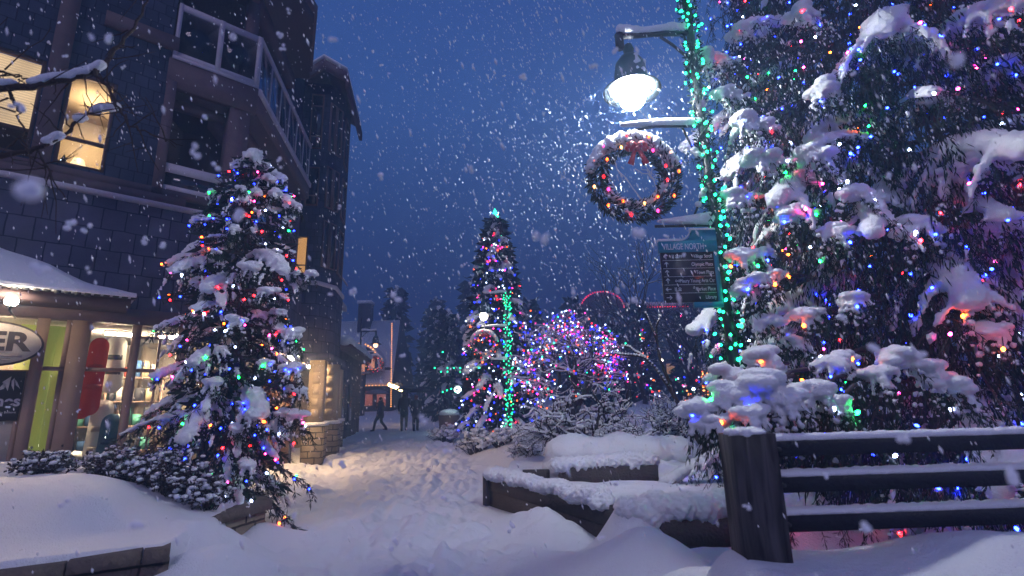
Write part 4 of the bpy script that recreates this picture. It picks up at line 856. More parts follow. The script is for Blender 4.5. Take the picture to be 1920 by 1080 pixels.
edge = [(1318, 112, 5.2, .15), (1390, 60, 5.4, .14), (1352, 178, 5.0, .12), (1395, 235, 4.8, .16), (1372, 370, 4.9, .13), (1425, 300, 4.8, .15), (1520, 290, 4.6, .15), (1385, 480, 4.8, .14), (1420, 520, 4.6, .12), (1500, 30, 5.0, .15), (1660, 40, 4.9, .17), (1830, 40, 4.8, .17), (1540, 170, 4.7, .14), (1870, 130, 4.6, .18), (1600, 360, 4.5, .15), (1850, 300, 4.4, .18), (1480, 400, 4.7, .15), (1560, 430, 4.5, .13), (1820, 560, 4.3, .15), (1890, 420, 4.3, .15), (1600, 560, 4.4, .12), (1500, 590, 4.5, .12), (1860, 620, 4.2, .14), (1780, 720, 4.1, .13), (1560, 680, 4.1, .13), (1750, 180, 4.7, .14)]
for k_, (a_, b_, Y_, r_) in enumerate(edge):
    p_ = np.array(atY(a_, b_, Y_)); inw = np.array([GB[0]-p_[0], GB[1]-p_[1], 0]); inw /= np.linalg.norm(inw)
    anB += bough(GT, [(tuple(p_), r_), (tuple(p_+inw*r_*1.6+np.array([0, 0, r_*.35])), r_*.72), (tuple(p_+inw*r_*3.0+np.array([0, 0, r_*.6])), r_*.5)], 8, 50+k_, .013)
ancG = np.vstack([ancG, np.array(anB)])
pk = pick(ancG, 1150, 6, far=.1, cen=GB[:2], mind=.08)
string_lights('hundreds of coloured string lights scattered over the giant spruce behind the fence', pk, mixcols(len(pk), 8, dict(blue=.50, white=.12, red=.12, amber=.10, green=.06, pink=.10)), .0135, 80, wire=True, maxseg=.6)

# ------------------------------------------------------------------ street lamps
STREETL = 'street lamps with bracket arms and wreaths'
def street_lamp(px, py, z0, sgn, label, glow, colr, detail=True, lean=0., rad=.14):
    """pole, curved bracket lamp arm, shade and globe; z0 shifts the whole lamp; sgn is the side of the arm"""
    r = thing('street_lamp', label, 'street lamp', (px, py, z0), STREETL); X = lambda d, z: (px+sgn*d+lean*z/6, py, z0+z)
    q = MB(); q.tube([X(0, -.3), X(0, 1), X(0, 3.2), X(0, 6.3)], [.055, .055, .05, .042], 12); q.lathe([(.11, -.2), (.11, .35), (.075, .45), (.055, .5)], (px, py, z0)); q.build('pole', BLACKM, r, smooth=False)
    q = MB(); q.tube([X(0, 5.60), X(.4, 5.60), X(.80, 5.57)], .032, 8); q.tube([X(.02, 5.25), X(.10, 5.33), X(.22, 5.46), X(.34, 5.56)], .016, 6); q.tube([X(.80, 5.60), X(.80, 5.42)], [.05, .05], 8)
    q.build('lamp_arm', BLACKM, r)
    c = X(.80, 0)
    q = MB(); q.lathe([(.04, 5.46), (.06, 5.40), (.05, 5.34), (.10, 5.30), (.155, 5.22), (.175, 5.10), (.18, 4.98), (.19, 4.93)], c, 28); q.build('lamp_housing', GREENM, r, smooth=True)
    q = MB(); q.lathe([(.185, 4.955), (.24, 4.93), (.31, 4.885), (.312, 4.875), (.24, 4.915), (.12, 4.93)], c, 32); q.build('lamp_shade', mat('grey_shade_enamel', (.018, .024, .028), .35), r, smooth=True)
    q = MB(); q.blobs([(c[0], c[1], z0+4.82)], [(rad, rad, rad*1.08)], 3); q.build('globe', emat('lamp_globe_glow', colr, glow), r, smooth=True)
    q = MB(); rr = np.random.default_rng(abs(int(px*10))+9); t = np.linspace(.04, .78, 22); q.blobs([X(a, 5.655+.02*math.sin(a*9)) for a in t], np.stack([rr.uniform(.045, .06, 22)]*2+[rr.uniform(.05, .075, 22)], -1), 2)
    so2 = q.build('arm_snow', SNOW, r, smooth=True); fuse(so2, .018, 2); q = MB()
    a = rr.uniform(-1.3, 1.5, 30); zz = rr.uniform(5.0, 5.24, 30); rad_ = np.interp(zz, [4.98, 5.1, 5.24], [.18, .175, .15]); q.blobs(np.stack([c[0]+rad_*np.cos(a), c[1]-rad_*np.sin(a)*.9, z0+zz], -1), np.full(30, .035), 1)
    so2 = q.build('housing_snow', SNOW, r, smooth=True); fuse(so2, .018, 2)
    # wreath rod and lower bracket
    q = MB(); q.tube([X(0, 4.45), X(.5, 4.46), X(.82, 4.40)], .018, 8); q.tube([X(0, 4.05), X(.12, 4.15), X(.22, 4.44)], .012, 6); q.tube([X(0, 3.33), X(.5, 3.33), X(.62, 3.33)], .016, 8); q.tube([X(0, 3.9), X(.10, 3.66), X(.20, 3.45), X(.34, 3.35)], .012, 6); q.build('wreath_bracket', BLACKM, r)
    q = MB(); t = np.linspace(.0, .84, 24); q.blobs([X(a, 4.50+(-.05*(a-.5) if a > .5 else 0)) for a in t], np.stack([np.full(24, .05)]*2+[np.interp(t, [0, .5, .84], [.055, .05, .02])], -1), 2); t = np.linspace(.0, .55, 18); q.blobs([X(a, 3.37+.03*(1-a)) for a in t], np.stack([np.full(18, .05)]*2+[np.interp(t, [0, .3, .55], [.09, .05, .02])], -1), 2)
    q.blobs([X(.10, 3.66), X(.07, 3.72), X(.15, 3.56), X(.12, 4.17), X(.09, 4.12), X(.06, 4.10)], np.full(6, .04), 2)
    so2 = q.build('snow_load', SNOW, r, smooth=True); fuse(so2, .018, 2)
    # wreath: a thing hanging from the rod
    wc = np.array(X(.79, 3.87)); W = thing('wreath', 'red bowed wreath with warm bulbs on the %s' % {150: '', }.get(0, 'nearest lamp' if detail else ('far green lit lamp' if sgn < 0 else 'distant dark lamp')), 'wreath', tuple(wc), 'snowy wreaths on the street lamps')
    rw = np.random.default_rng(77+int(py)); n = 3400 if detail else 1400; th = rw.uniform(0, 2*PI, n); ph = rw.uniform(0, 2*PI, n); rt = .095*np.sqrt(rw.random(n)); Rm = .385
    p = np.stack([(Rm+rt*np.cos(ph))*np.cos(th), rt*np.sin(ph)*.9, (Rm+rt*np.cos(ph))*np.sin(th)], -1)+wc
    d = np.stack([np.cos(ph)*np.cos(th), np.sin(ph), np.cos(ph)*np.sin(th)], -1)+.8*np.stack([-np.sin(th), 0*th, np.cos(th)], -1)+rw.normal(0, .3, (n, 3))
    q = MB(); mk = rw.random(n)-.15*(p[:, 2] > wc[2]+.1); blades(q, p[mk > .15], d[mk > .15], .075, .009, 0); blades(q, p[mk <= .15], d[mk <= .15], .06, .009, 1); q.build('greenery', [NEEDLE, FROST], W)
    q = MB(); a = np.arange(41)*2*PI/40; q.tube(np.stack([(.47)*np.cos(a), 0*a, .47*np.sin(a)], -1)+wc, .006, 5); q.build('ring_wire', BLACKM, W)
    q = MB(); a = np.linspace(.35, PI-.25, 34); q.blobs(np.stack([.455*np.cos(a), 0*a, .445*np.sin(a)], -1)+wc+rw.normal(0, .008, (34, 3)), np.stack([np.full(34, .06), np.full(34, .10), .035+.055*np.sin(a)], -1), 2)
    a = np.linspace(PI+.45, 2*PI-.3, 30); q.blobs(np.stack([.315*np.cos(a), 0*a, .305*np.sin(a)], -1)+wc+rw.normal(0, .008, (30, 3)), np.stack([np.full(30, .045), np.full(30, .06), np.full(30, .045)], -1), 2)
    q.blobs(np.stack([.38*np.cos(th[:60]), -.07-0*th[:60], .38*np.sin(th[:60])], -1)+wc+rw.normal(0, .03, (60, 3)), rw.uniform(.012, .028, 60), 1)
    so2 = q.build('snow_load', SNOW, W, smooth=True); fuse(so2, .014, 1)
    if detail:
        q = MB()
        for x0, z0_, x1, z1_ in ((-.30, .12, -.12, -.33), (-.20, .20, .10, -.32), (.22, -.02, .02, .10), (.26, -.22, -.02, -.30), (.12, .16, .25, -.15), (-.12, -.33, -.02, -.20)):
            tt = np.linspace(0, 1, 6)[:, None]; W_ = np.array([x0, 0, z0_])*(1-tt)+np.array([x1, 0, z1_])*tt+rw.normal(0, .012, (6, 3)); q.tube(W_+wc, .006, 4)
            for m_ in range(4): e1 = W_[rw.integers(1, 5)]+wc; q.tube([e1, e1+np.array([rw.normal(0, .06), 0, rw.normal(0, .06)])], .004, 3)
        q.build('frosted_twigs', SNOW, W)
    BOW = mat('red_velvet_bow', (.42, .012, .018), .6, bump=(60, .4)); q = MB(); bc = wc+np.array([.03, -.11, .27])
    for sg in (-1, 1):
        q.blobs([bc+np.array([sg*.055, 0, .045]), bc+np.array([sg*.075, 0, .01])], [(.06, .03, .05), (.05, .03, .04)], 2)
        q.hexa([bc+np.array(v) for v in ((sg*.01, -.01, -.02), (sg*.045, -.01, -.02), (sg*.045, .01, -.02), (sg*.01, .01, -.02), (sg*.05, -.02, -.19), (sg*.11, -.02, -.16), (sg*.11, .0, -.16), (sg*.05, .0, -.19))])
    q.blobs([bc], [(.028, .035, .03)], 2); q.build('bow', BOW, W, smooth=True)
    k = 22; a = np.arange(k)*2*PI/k+rw.uniform(-.08, .08, k); R_ = np.where(np.arange(k) % 2, .33, .45); bp = np.stack([R_*np.cos(a), -.09+0*a, R_*np.sin(a)], -1)+wc
    cs = [('amber', 'red', 'warm', 'pink', 'amber')[i % 5] for i in range(k)]
    for b_, c_ in zip(bp, cs):
        o = bpy.data.objects.new('bulb', bulb_mesh(c_, .014 if detail else .018, 9 if detail else 4, detail)); C.objects.link(o); o.parent = W; o.location = b_-wc
    return r, X
NL, NX = street_lamp(2.15, 4.95, 0., -1, 'nearest street lamp with glowing globe, wreath and village sign beside the spruce', 430, (.93, .97, 1.0), lean=-.10)
FL, FX = street_lamp(-.18, 17.0, -.35, -1, 'street lamp wrapped in green lights in front of the middle christmas tree', 70, (1.0, .86, .66), False, rad=.13)
BL, BX = street_lamp(-8.1, 27.0, -.1, 1, 'distant dark street lamp with dim orange light beyond the corner building', 5, (1.0, .45, .25), False, rad=.12)
def pole_lights(X, z0, z1, n, lab, rad, st, w=.075, npart=100):
    r = np.random.default_rng(n); z = np.sort(np.linspace(z0, z1, n)+r.normal(0, .05, n)); a = np.arange(n)*2.1+r.uniform(-1.2, 1.2, n); rr = w*r.uniform(.6, 1.9, n)
    p = np.array([X(0, v) for v in z])+np.stack([rr*np.cos(a), rr*np.sin(a), r.normal(0, .012, n)], -1)
    return string_lights(lab, p, ['teal']*n, rad, st, npart=npart, hi=rad < .02, wire=rad < .02, maxseg=.4, near_sort=True), p
pole_lights(NX, 1.35, 6.2, 190, 'green string lights spiralling up the nearest lamp post', .015, 9)
pole_lights(FX, .65, 5.6, 190, 'green string lights spiralling up the lamp post before the middle christmas tree', .022, 4.5, .085)
q = MB(); t = np.linspace(1.4, 6.2, 300); q.tube(np.array([NX(0, v) for v in t])+np.stack([.065*np.cos(t*14), .065*np.sin(t*14), 0*t], -1), .012, 4)
r = np.random.default_rng(5); k = 1500; tt = r.uniform(1.35, 6.2, k); a = r.uniform(0, 2*PI, k); pp_ = np.array([NX(0, v) for v in tt])+np.stack([.07*np.cos(a), .07*np.sin(a), 0*a], -1)
rng = np.random.default_rng(6); blades(q, pp_, np.stack([np.cos(a), np.sin(a), r.normal(0, .8, k)], -1), .06, .010, 1); q.build('garland', [WIRE, NEEDLE2], NL)

# village direction sign
sx0, sx1, sz0, sz1, sy = 1.47, 2.05, 2.50, 3.14, 4.86
TEAL = mat('teal_sign_paint', (.015, .20, .30), .45, noise=(5, .6, (.012, .17, .26))); SBLK = mat('sign_black_panel', (.022, .018, .024), .35); SLET = mat('sign_lettering_grey', (.62, .67, .71), .5)
SG = thing('village_sign', 'black and teal VILLAGE NORTH direction board on the nearest lamp post', 'sign', (1.76, sy, 2.8))
q = MB(); q.box(sx0, sx1, sy, sy+.045, sz1-.115, sz1)
n = 8; tab = [(sx0+.22+.0*k, sz1) for k in range(1)]+[(sx0+.22+.12*math.sin(k/n*PI/2), sz1+.11*(1-math.cos(k/n*PI/2))) for k in range(1, n+1)]+[(sx1, sz1+.11), (sx1, sz1)]
V = [(a, sy+dd, b+.001) for dd in (0, .045) for a, b in tab]; k = len(tab); q.add(V, [[i, (i+1) % k, k+(i+1) % k, k+i] for i in range(k)])
q.T.append(np.array([[k-1, i, i+1] for i in range(0, k-2)]+[[k+k-1, k+i+1, k+i] for i in range(0, k-2)])+q.n-2*k); q.TM.append(np.zeros(2*(k-2)))
q.box(sx1-.045, sx1, sy, sy+.045, sz0+.02, sz1-.116); q.box(sx0+.30, sx1, sy, sy+.045, sz0-.035, sz0+.018); q.build('teal_header', TEAL, SG)
q = MB(); q.box(sx0+.012, sx1-.047, sy+.004, sy+.04, sz0+.02, sz1-.117); q.build('panel', SBLK, SG)
SM4 = lambda x, z: Matrix(((1, 0, 0, x), (0, 0, -1, sy-.001), (0, 1, 0, z), (0, 0, 0, 1)))
text('VILLAGE NORTH', .088, SM4(sx0+.035, sz1-.088), SLET, SG, sx=.62, ext=.002)
rows = ['Village Stroll', 'Olympic Plaza', 'Town Plaza', 'Millennium Pl', 'Market Place', 'Library']; rows[3] = 'Maury Young Arts Ctr'
arrows = ['↑', '↑', '↑', '↑', '←', '→']; rh = .083
q = MB()
def arrow(cx, cz, dx, dz, s=.026):
    px_, pz_ = -dz, dx
    def bar(a, b, w=.0035):
        ax, az = a; bx, bz = b; L = math.hypot(bx-ax, bz-az); ux, uz = (bx-ax)/L, (bz-az)/L; vx, vz = -uz*w, ux*w
        q.hexa([(ax-vx, sy+.001, az-vz), (bx-vx, sy+.001, bz-vz), (bx-vx, sy+.004, bz-vz), (ax-vx, sy+.004, az-vz), (ax+vx, sy+.001, az+vz), (bx+vx, sy+.001, bz+vz), (bx+vx, sy+.004, bz+vz), (ax+vx, sy+.004, az+vz)])
    bar((cx-dx*s, cz-dz*s), (cx+dx*s, cz+dz*s)); tip = (cx+dx*s, cz+dz*s)
    for sg in (-1, 1): bar(tip, (tip[0]-dx*s*.8+px_*sg*s*.7, tip[1]-dz*s*.8+pz_*sg*s*.7))
for i, t_ in enumerate(rows):
    z = sz1-.115-.062-i*rh; text(t_, .052, SM4(sx1-.062, z), SLET, SG, sx=.72, ext=.001, align='RIGHT')
    if i: q.box(sx0+.025, sx1-.055, sy+.001, sy+.004, z+.060, z+.063)
    dx, dz = {'↑': (0, 1), '←': (-1, 0), '→': (1, 0)}[arrows[i]]; arrow(sx0+.06, z+.018, dx, dz)
q.build('arrows_and_rules', SLET, SG)
def diamonds(cx, cz, s=.011):
    for o_ in (-.013, .013):
        for a, b in (((-1, 0), (0, 1)), ((0, 1), (1, 0)), ((1, 0), (0, -1)), ((0, -1), (-1, 0))):
            ax, az, bx, bz = cx+o_+a[0]*s, cz+a[1]*s, cx+o_+b[0]*s, cz+b[1]*s; q2.tube([(ax, sy+.002, az), (bx, sy+.002, bz)], .002, 4)
q2 = MB(); zr = lambda i: sz1-.115-.062-i*rh+.018
for i in (3, 5): diamonds(sx0+.155, zr(i))
for i, xs in ((0, (.13, .17, .205)), (4, (.13, .17))):
    for j, xo in enumerate(xs):
        cx_2 = sx0+xo; cz_2 = zr(i)
        if j == 0: q2.box(cx_2-.009, cx_2-.004, sy+.001, sy+.004, cz_2-.018, cz_2+.018); q2.box(cx_2+.004, cx_2+.009, sy+.001, sy+.004, cz_2-.018, cz_2+.018)
        elif j == 1: q2.box(cx_2-.015, cx_2+.015, sy+.001, sy+.004, cz_2-.018, cz_2-.006); q2.box(cx_2-.010, cx_2+.010, sy+.001, sy+.004, cz_2-.002, cz_2+.004); q2.tube([(cx_2-.014, sy+.002, cz_2+.004), (cx_2, sy+.002, cz_2+.018), (cx_2+.014, sy+.002, cz_2+.004)], .003, 4)
        else: q2.box(cx_2-.012, cx_2-.004, sy+.001, sy+.004, cz_2-.012, cz_2+.014); q2.box(cx_2+.002, cx_2+.014, sy+.001, sy+.004, cz_2-.012, cz_2+.014)
q2.build('pictograms', SLET, SG)
q = MB(); t = np.linspace(sx0+.01, sx0+.22, 12); q.blobs([(a, sy+.02, sz1+.012) for a in t], np.stack([np.full(12, .025), np.full(12, .028), np.full(12, .02)], -1), 2); t = np.linspace(sx0+.34, sx1-.02, 12); q.blobs([(a, sy+.02, sz1+.122) for a in t], np.stack([np.full(12, .025), np.full(12, .028), np.full(12, .018)], -1), 2)
t = np.linspace(0, 1, 8); q.blobs([(sx0+.24+.1*a, sy+.02, sz1+.02+.10*a*a) for a in t], np.full(8, .012), 1); so2 = q.build('snow_load', SNOW, SG, smooth=True); fuse(so2, .010, 1)
q = MB(); q.box(sx1-.02, 2.12, sy+.01, sy+.06, 3.0, 3.04); q.box(sx1-.02, 2.12, sy+.01, sy+.06, 2.6, 2.64); q.build('bracket', BLACKM, SG)

# ------------------------------------------------------------------ rail fence on the right
FE = thing('rail_fence', 'dark three rail timber fence with snow on each rail and thick split end post', 'fence', (1.3, 2.95, .5))
q = MB(); V = []
for zz, dx in ((.35, .012), (1.40, 0)): V += [(1.165+dx, 2.84, zz), (1.385+dx, 2.82, zz), (1.395+dx, 3.06, zz), (1.175+dx, 3.07, zz)]
V[4:] = [(a, b, c+o_) for (a, b, c), o_ in zip(V[4:], (.0, .012, .018, .004))]
q.hexa(V); q.build('post', POSTW, FE)
q = MB(); q.box(3.98, 4.14, 3.18, 3.32, .4, 1.46); q.build('post', POSTW, FE)
for za, zb in ((1.285, 1.365), (1.10, 1.178), (.905, .985)):
    q = MB(); q.hexa([(1.386, 2.90, za), (5.2, 3.04, za+.02), (5.2, 3.12, za+.02), (1.386, 2.98, za), (1.386, 2.90, zb), (5.2, 3.04, zb+.02), (5.2, 3.12, zb+.02), (1.386, 2.98, zb)]); rl = q.build('rail', RAILW, FE)
    q = MB(); rr = np.random.default_rng(int(za*100)); k = 210; t = np.linspace(0, 1, k); q.blobs(np.stack([1.40+3.78*t, 2.94+.14*t, zb+.012+.02*t+rr.normal(0, .002, k)], -1), np.stack([np.full(k, .03), np.full(k, .047), rr.uniform(.026, .034, k)], -1), 1)
    s2 = q.build('rail_snow', SNOW, rl, smooth=True); fuse(s2, .012, 1)

for zc in (1.325, 1.14, .945):
    q = MB(); q.tube([(1.43, 2.905, zc), (1.43, 2.885, zc)], .012, 8); q.build('bolt', BLACKM, FE)
q = MB(); rr = np.random.default_rng(2); k = 40; q.blobs(np.stack([rr.uniform(1.18, 1.37, k), rr.uniform(2.85, 3.04, k), np.full(k, 1.415)], -1), np.stack([np.full(k, .035), np.full(k, .035), rr.uniform(.012, .03, k)], -1), 2); s2 = q.build('post_snow', SNOW, FE, smooth=True); fuse(s2, .010, 1)
# ------------------------------------------------------------------ shrubs, bare trees
def shrub(name, label, cx, cyy, rx, ry, h, n, seed, leaf=.045, leafw=.014, col=None, snow_r=.019, frost=.16, group=None, cat='shrub', stem=.006):
    r = np.random.default_rng(seed); z0 = Hs(cx, cyy)-.05; root = thing(name, label, cat, (cx, cyy, z0), group); tw = MB(); P = []; D = []; sb = []
    for i in range(n):
        a = r.uniform(0, 2*PI); R_ = np.sqrt(r.random()); bx, by = cx+rx*.35*R_*math.cos(a), cyy+ry*.35*R_*math.sin(a)
        ex, ey = cx+rx*R_*math.cos(a), cyy+ry*R_*math.sin(a); hh = h*(1-.55*R_**2)*r.uniform(.7, 1.1); bz = Hs(bx, by)-.05
        t = np.linspace(0, 1, 6)[:, None]; Q = np.array([bx, by, bz])*(1-t)+np.array([ex, ey, bz+hh])*t; Q[:, :2] += r.normal(0, .02, (6, 2)); Q[:, 2] += np.sin(t[:, 0]*PI)*hh*.15; tw.tube(Q, np.linspace(stem, .002, 6), 4, cap=False)
        for b in range(3):
            i0 = r.integers(2, 5); d = r.normal(0, 1, 3); d[2] = abs(d[2])*.5+.1; d /= np.linalg.norm(d); L_ = r.uniform(.08, .2)*h*1.6; W_ = Q[i0]+np.outer(np.linspace(0, 1, 3), d)*L_; tw.tube(W_, [.003, .002, .0015], 3, cap=False)
            k = 7; tt = r.uniform(.2, 1, k); P.append(W_[0]+np.outer(tt, d)*L_); D.append(r.normal(0, 1, (k, 3))+d); sb.append(W_[2]); sb.append(W_[1])
        k = 6; P.append(Q[r.integers(2, 6, k)]+r.normal(0, .02, (k, 3))); D.append(r.normal(0, 1, (k, 3)))
    tw.build('stems', TWIG, root); P = np.vstack(P); D = np.vstack(D); mk = r.random(len(P)) < frost; q = MB()
    global rng; rng = r
    blades(q, P[~mk], D[~mk], leaf*r.uniform(.7, 1.3, (~mk).sum()), leafw, 0); blades(q, P[mk], D[mk], leaf*r.uniform(.7, 1.3, mk.sum()), leafw, 1); q.build('leaves', [col or LEAFM, FROST], root)
    sb = np.array(sb); sb = sb[r.random(len(sb)) < .6]; q = MB(); rr_ = snow_r*r.uniform(.5, 1.5, len(sb)); q.blobs(sb+np.array([0, 0, .01]), np.stack([rr_*1.3, rr_*1.3, rr_*.8], -1), 2); q.build('snow_load', SNOW, root, smooth=True)
    return root
LEAFM = mat('russet_leaves', (.045, .025, .022), .7, noise=(20, .8, (.03, .03, .02)))
SH = 'snow dusted shrubs in the left planter'
for i, (x, y, rx, ry, h, n, lb) in enumerate(((-5.2, 5.9, .40, .3, .30, 45, 'small low snowy shrub at the foot of the shop pillar'), (-4.5, 6.15, .5, .35, .48, 90, 'leafy snow dusted shrub between the pillar and the decorated tree'), (-3.9, 6.05, .5, .35, .50, 110, 'dense snow dusted shrub under the decorated tree'), (-3.45, 6.0, .3, .25, .40, 60, 'russet shrub leaning over the stone wall end'), (-6.2, 5.7, .3, .25, .26, 25, 'small snowy shrub at the left edge before the shop door'))):
    shrub('planter_shrub', lb, x, y, rx, ry, h, n, 40+i, group=SH)
for i, (x, y, rx, h, n, lb) in enumerate(((-1.1, 15.6, .7, .7, 70, 'frosty purple shrub left of the far lamp post'), (-.3, 14.6, .6, .5, 60, 'small frosty shrub at the foot of the far lamp post'), (.7, 14.0, .9, .55, 110, 'wide frosty shrub right of the far lamp post'), (2.2, 13.5, 1.1, .7, 140, 'large frosty purple shrub below the light covered ornamental tree'), (-2.6, 19.5, .7, .7, 60, 'frosty shrub beside the path near the people'), (4.0, 11, .9, .9, 110, 'frosty shrub behind the fence post'))):
    shrub('frosty_shrub', lb, x, y, rx, rx*.7, h, n, 60+i, leaf=.07, leafw=.012, frost=.5, snow_r=.045, group='frosty shrubs along the path edge', stem=.012)

def bare_tree(name, label, base, hgt, seed, spread=.6, depth=5, r0=.10, snow=1., first=None, lenf=.78, nb=3, up=.25, group=None, cat='tree', k=6, dirs=None, bend=.18, vox=None, snowm=True, env=None):
    r = np.random.default_rng(seed); root = thing(name, label, cat, base, group); tw = MB(); sn = MB(); tips = []; sc_, sr_ = [], []
    def grow(p, d, L, rad, lev):
        n = 5; Q = [p]; dd = d.copy()
        for i in range(n-1):
            dd = dd+r.normal(0, bend, 3)+np.array([0, 0, up*.12]); dd /= np.linalg.norm(dd); Q.append(Q[-1]+dd*L/(n-1))
        Q = np.array(Q); tw.tube(Q, np.linspace(rad, rad*.68, n), k if lev < 2 else 4, cap=False)
        flat = 1-abs(dd[2])
        if env is not None and lev > 0 and np.linalg.norm((Q[-1]-env[0])/env[1]) > 1: return
        if snowm and snow > 0 and (flat > .25) and lev > 0:
            kk = max(3, int(L/(rad*1.1+.02))); kk = min(kk, 26); t = np.linspace(0, 1, kk)*(n-1); i0 = np.minimum(t.astype(int), n-2); f = (t-i0)[:, None]; c = Q[i0]*(1-f)+Q[i0+1]*f; rs = (rad*.85+.012)*snow*(.5+.5*flat); c[:, 2] += rad*.6+rs*.35
            sc_.append(c); sr_.append(np.stack([np.full(kk, rs)]*2+[np.full(kk, rs*.9)], -1)*r.uniform(.8, 1.2, (kk, 1)))
        if lev >= depth: tips.extend(Q[1:]); return
        if lev >= depth-3: tips.extend(Q[2:])
        for i in range(nb if lev < depth-1 else 2):
            a = r.uniform(0, 2*PI); X = np.cross(dd, r.normal(0, 1, 3)); X /= np.linalg.norm(X); nd = dd+X*spread*r.uniform(.6, 1.35); nd[2] += up*.4; nd /= np.linalg.norm(nd)
            grow(Q[-1] if i < 2 else Q[r.integers(2, 4)], nd, L*lenf*r.uniform(.75, 1.15), rad*.62, lev+1)
    for d in (dirs or [(0.02, 0, 1)]):
        d = np.array(d, float); grow(np.array(base, float)-np.array([0, 0, .15]), d/np.linalg.norm(d), first or hgt*.28, r0, 0)
    tw.build('branches', BARK, root)
    if sc_:
        sn.blobs(np.vstack(sc_), np.vstack(sr_), 1); o = sn.build('snow_load', SNOW, root, smooth=True)
        if vox: fuse(o, vox, 1)
    return root, np.array(tips)
ob = (1.70, 17.0, Hs(1.70, 17.0))
OT, tips = bare_tree('ornamental_tree', 'round bare tree glittering with hundreds of coloured lights right of the far lamp post', ob, 4.6, 12, spread=.66, depth=6, r0=.11, first=1.35, nb=3, up=.10, lenf=.80, dirs=[(-.35, .1, .9), (.4, 0, .9), (0, -.3, .9), (.1, .35, .9)], snow=1.1, env=(np.array([ob[0], ob[1], ob[2]+2.5]), np.array([2.1, 1.8, 2.8])))
ctr = np.array([ob[0], ob[1], ob[2]+2.6]); v = (tips-ctr)/np.array([2.1, 1.9, 2.85]); tips = tips[(np.linalg.norm(v, axis=1) < 1.12)]
r = np.random.default_rng(9); k = 850; idx = r.permutation(len(tips))[:k]; pt = tips[idx]+r.normal(0, .05, (len(idx), 3)); pt = pt[pt[:, 1] < 17.9]
string_lights('multicoloured string lights covering the round ornamental tree', pt, mixcols(len(pt), 31, dict(white=.27, blue=.38, red=.07, amber=.07, pink=.17, teal=.04)), .023, 8, hi=False)
# middle christmas tree
MT, ancM = conifer('christmas_tree', 'slender christmas tree dense with coloured lights behind the far lamp post', (-.62, 19.3, Hs(-.6, 19.3)), 8.45, lambda u: float(np.interp(u, [0, .12, .5, .8, 1], [1.8, 1.7, 1.25, .72, .04])), 150, z0=.3, twig=.34, ntw=2.4, nl=.20, nw=.03, snow=.10, vox=.05, droop=.4, seed=31, trunk_r=.11, frost=.2, cover=(0, 1.2), dens=.8)
pk = pick(ancM, 900, 14, far=-.15, cen=(-.62, 19.3)); pk = pk+np.random.default_rng(3).normal(0, .03, pk.shape)
string_lights('multicoloured string lights covering the slender middle christmas tree', pk, mixcols(len(pk), 33, dict(white=.27, blue=.42, red=.07, amber=.07, pink=.13, teal=.04)), .026, 13, hi=False)
st_ = thing('tree_topper', 'glowing green bulb star on top of the middle christmas tree', 'tree topper', (-.62, 19.25, 9.0))
q = MB(); q.lathe([(.001, 8.75), (.11, 8.92), (.06, 9.05), (.001, 9.2)], (-.62, 19.2, 0), 8); q.build('star', emat('topper_glow', PAL['teal'], 14), st_)
# small lit trees farther back on the right
for i, (px_, top, Y, rr_, lb) in enumerate(((1214, 572, 36, 1.35, 'thin distant tree outlined in coloured lights below the red roof lights'), (1290, 585, 34, 1.5, 'distant light covered tree seen under the village sign'))):
    b = atY(px_, 745, Y); tp = atY(px_, top, Y); hh = tp[2]-.6
    T_, an = conifer('distant_christmas_tree', lb, (b[0], Y, .6), hh, lambda u, rr_=rr_: max(.03, rr_*(1-u)**1.25), 70, z0=.4, twig=.3, ntw=1.4, nl=.3, nw=.05, snow=.10, vox=.1, droop=.4, seed=50+i, frost=.1, dens=.5)
    pk = pick(an, 300, 15+i, far=-.3, cen=(b[0], Y)); string_lights('coloured string lights on the %s' % ('thin distant tree' if i == 0 else 'distant tree under the village sign'), pk, mixcols(len(pk), 35+i, dict(white=.22, blue=.25, red=.2, amber=.15, pink=.14, teal=.04)), .046, 12, hi=False)
# big snow loaded shrubby tree in the middle distance
bare_tree('snowy_gnarled_tree', 'gnarled bare tree with thick snow on its low arching branches in the planter', (1.35, 10.4, Hs(1.35, 10.4)), 2.4, 5, spread=.85, depth=4, r0=.07, first=.60, nb=4, up=.0, lenf=.78, dirs=[(.9, .1, .55), (-.5, .2, .6), (.35, -.2, .8), (1, .3, .25)], snow=1.35, bend=.25)
bare_tree('snowy_gnarled_tree', 'smaller bare bush with snow lined twigs left of the gnarled tree', (.35, 11.6, Hs(.35, 11.6)), 1.9, 8, spread=.8, depth=4, r0=.03, first=.28, nb=4, up=.1, lenf=.78, dirs=[(.2, .1, .8), (-.5, .2, .8), (.5, -.2, .8)], snow=1.1, bend=.25)
bare_tree('snowy_gnarled_tree', 'bare snow lined bush just left of the fence post', (2.6, 9.2, Hs(2.6, 9.2)), 2.0, 9, spread=.8, depth=4, r0=.04, first=.46, nb=4, up=.1, lenf=.78, dirs=[(.2, .1, .8), (-.6, .2, .7), (.6, -.2, .7)], snow=1.2, bend=.25)
bare_tree('bare_tree', 'thin leaning bare tree with snow on its trunk beside the nearest lamp post', (3.35, 8.6, Hs(3.35, 8.6)), 6, 10, spread=.45, depth=2, r0=.05, first=1.5, nb=2, up=.2, lenf=.6, dirs=[(-.45, 0, 1)], snow=1.0)
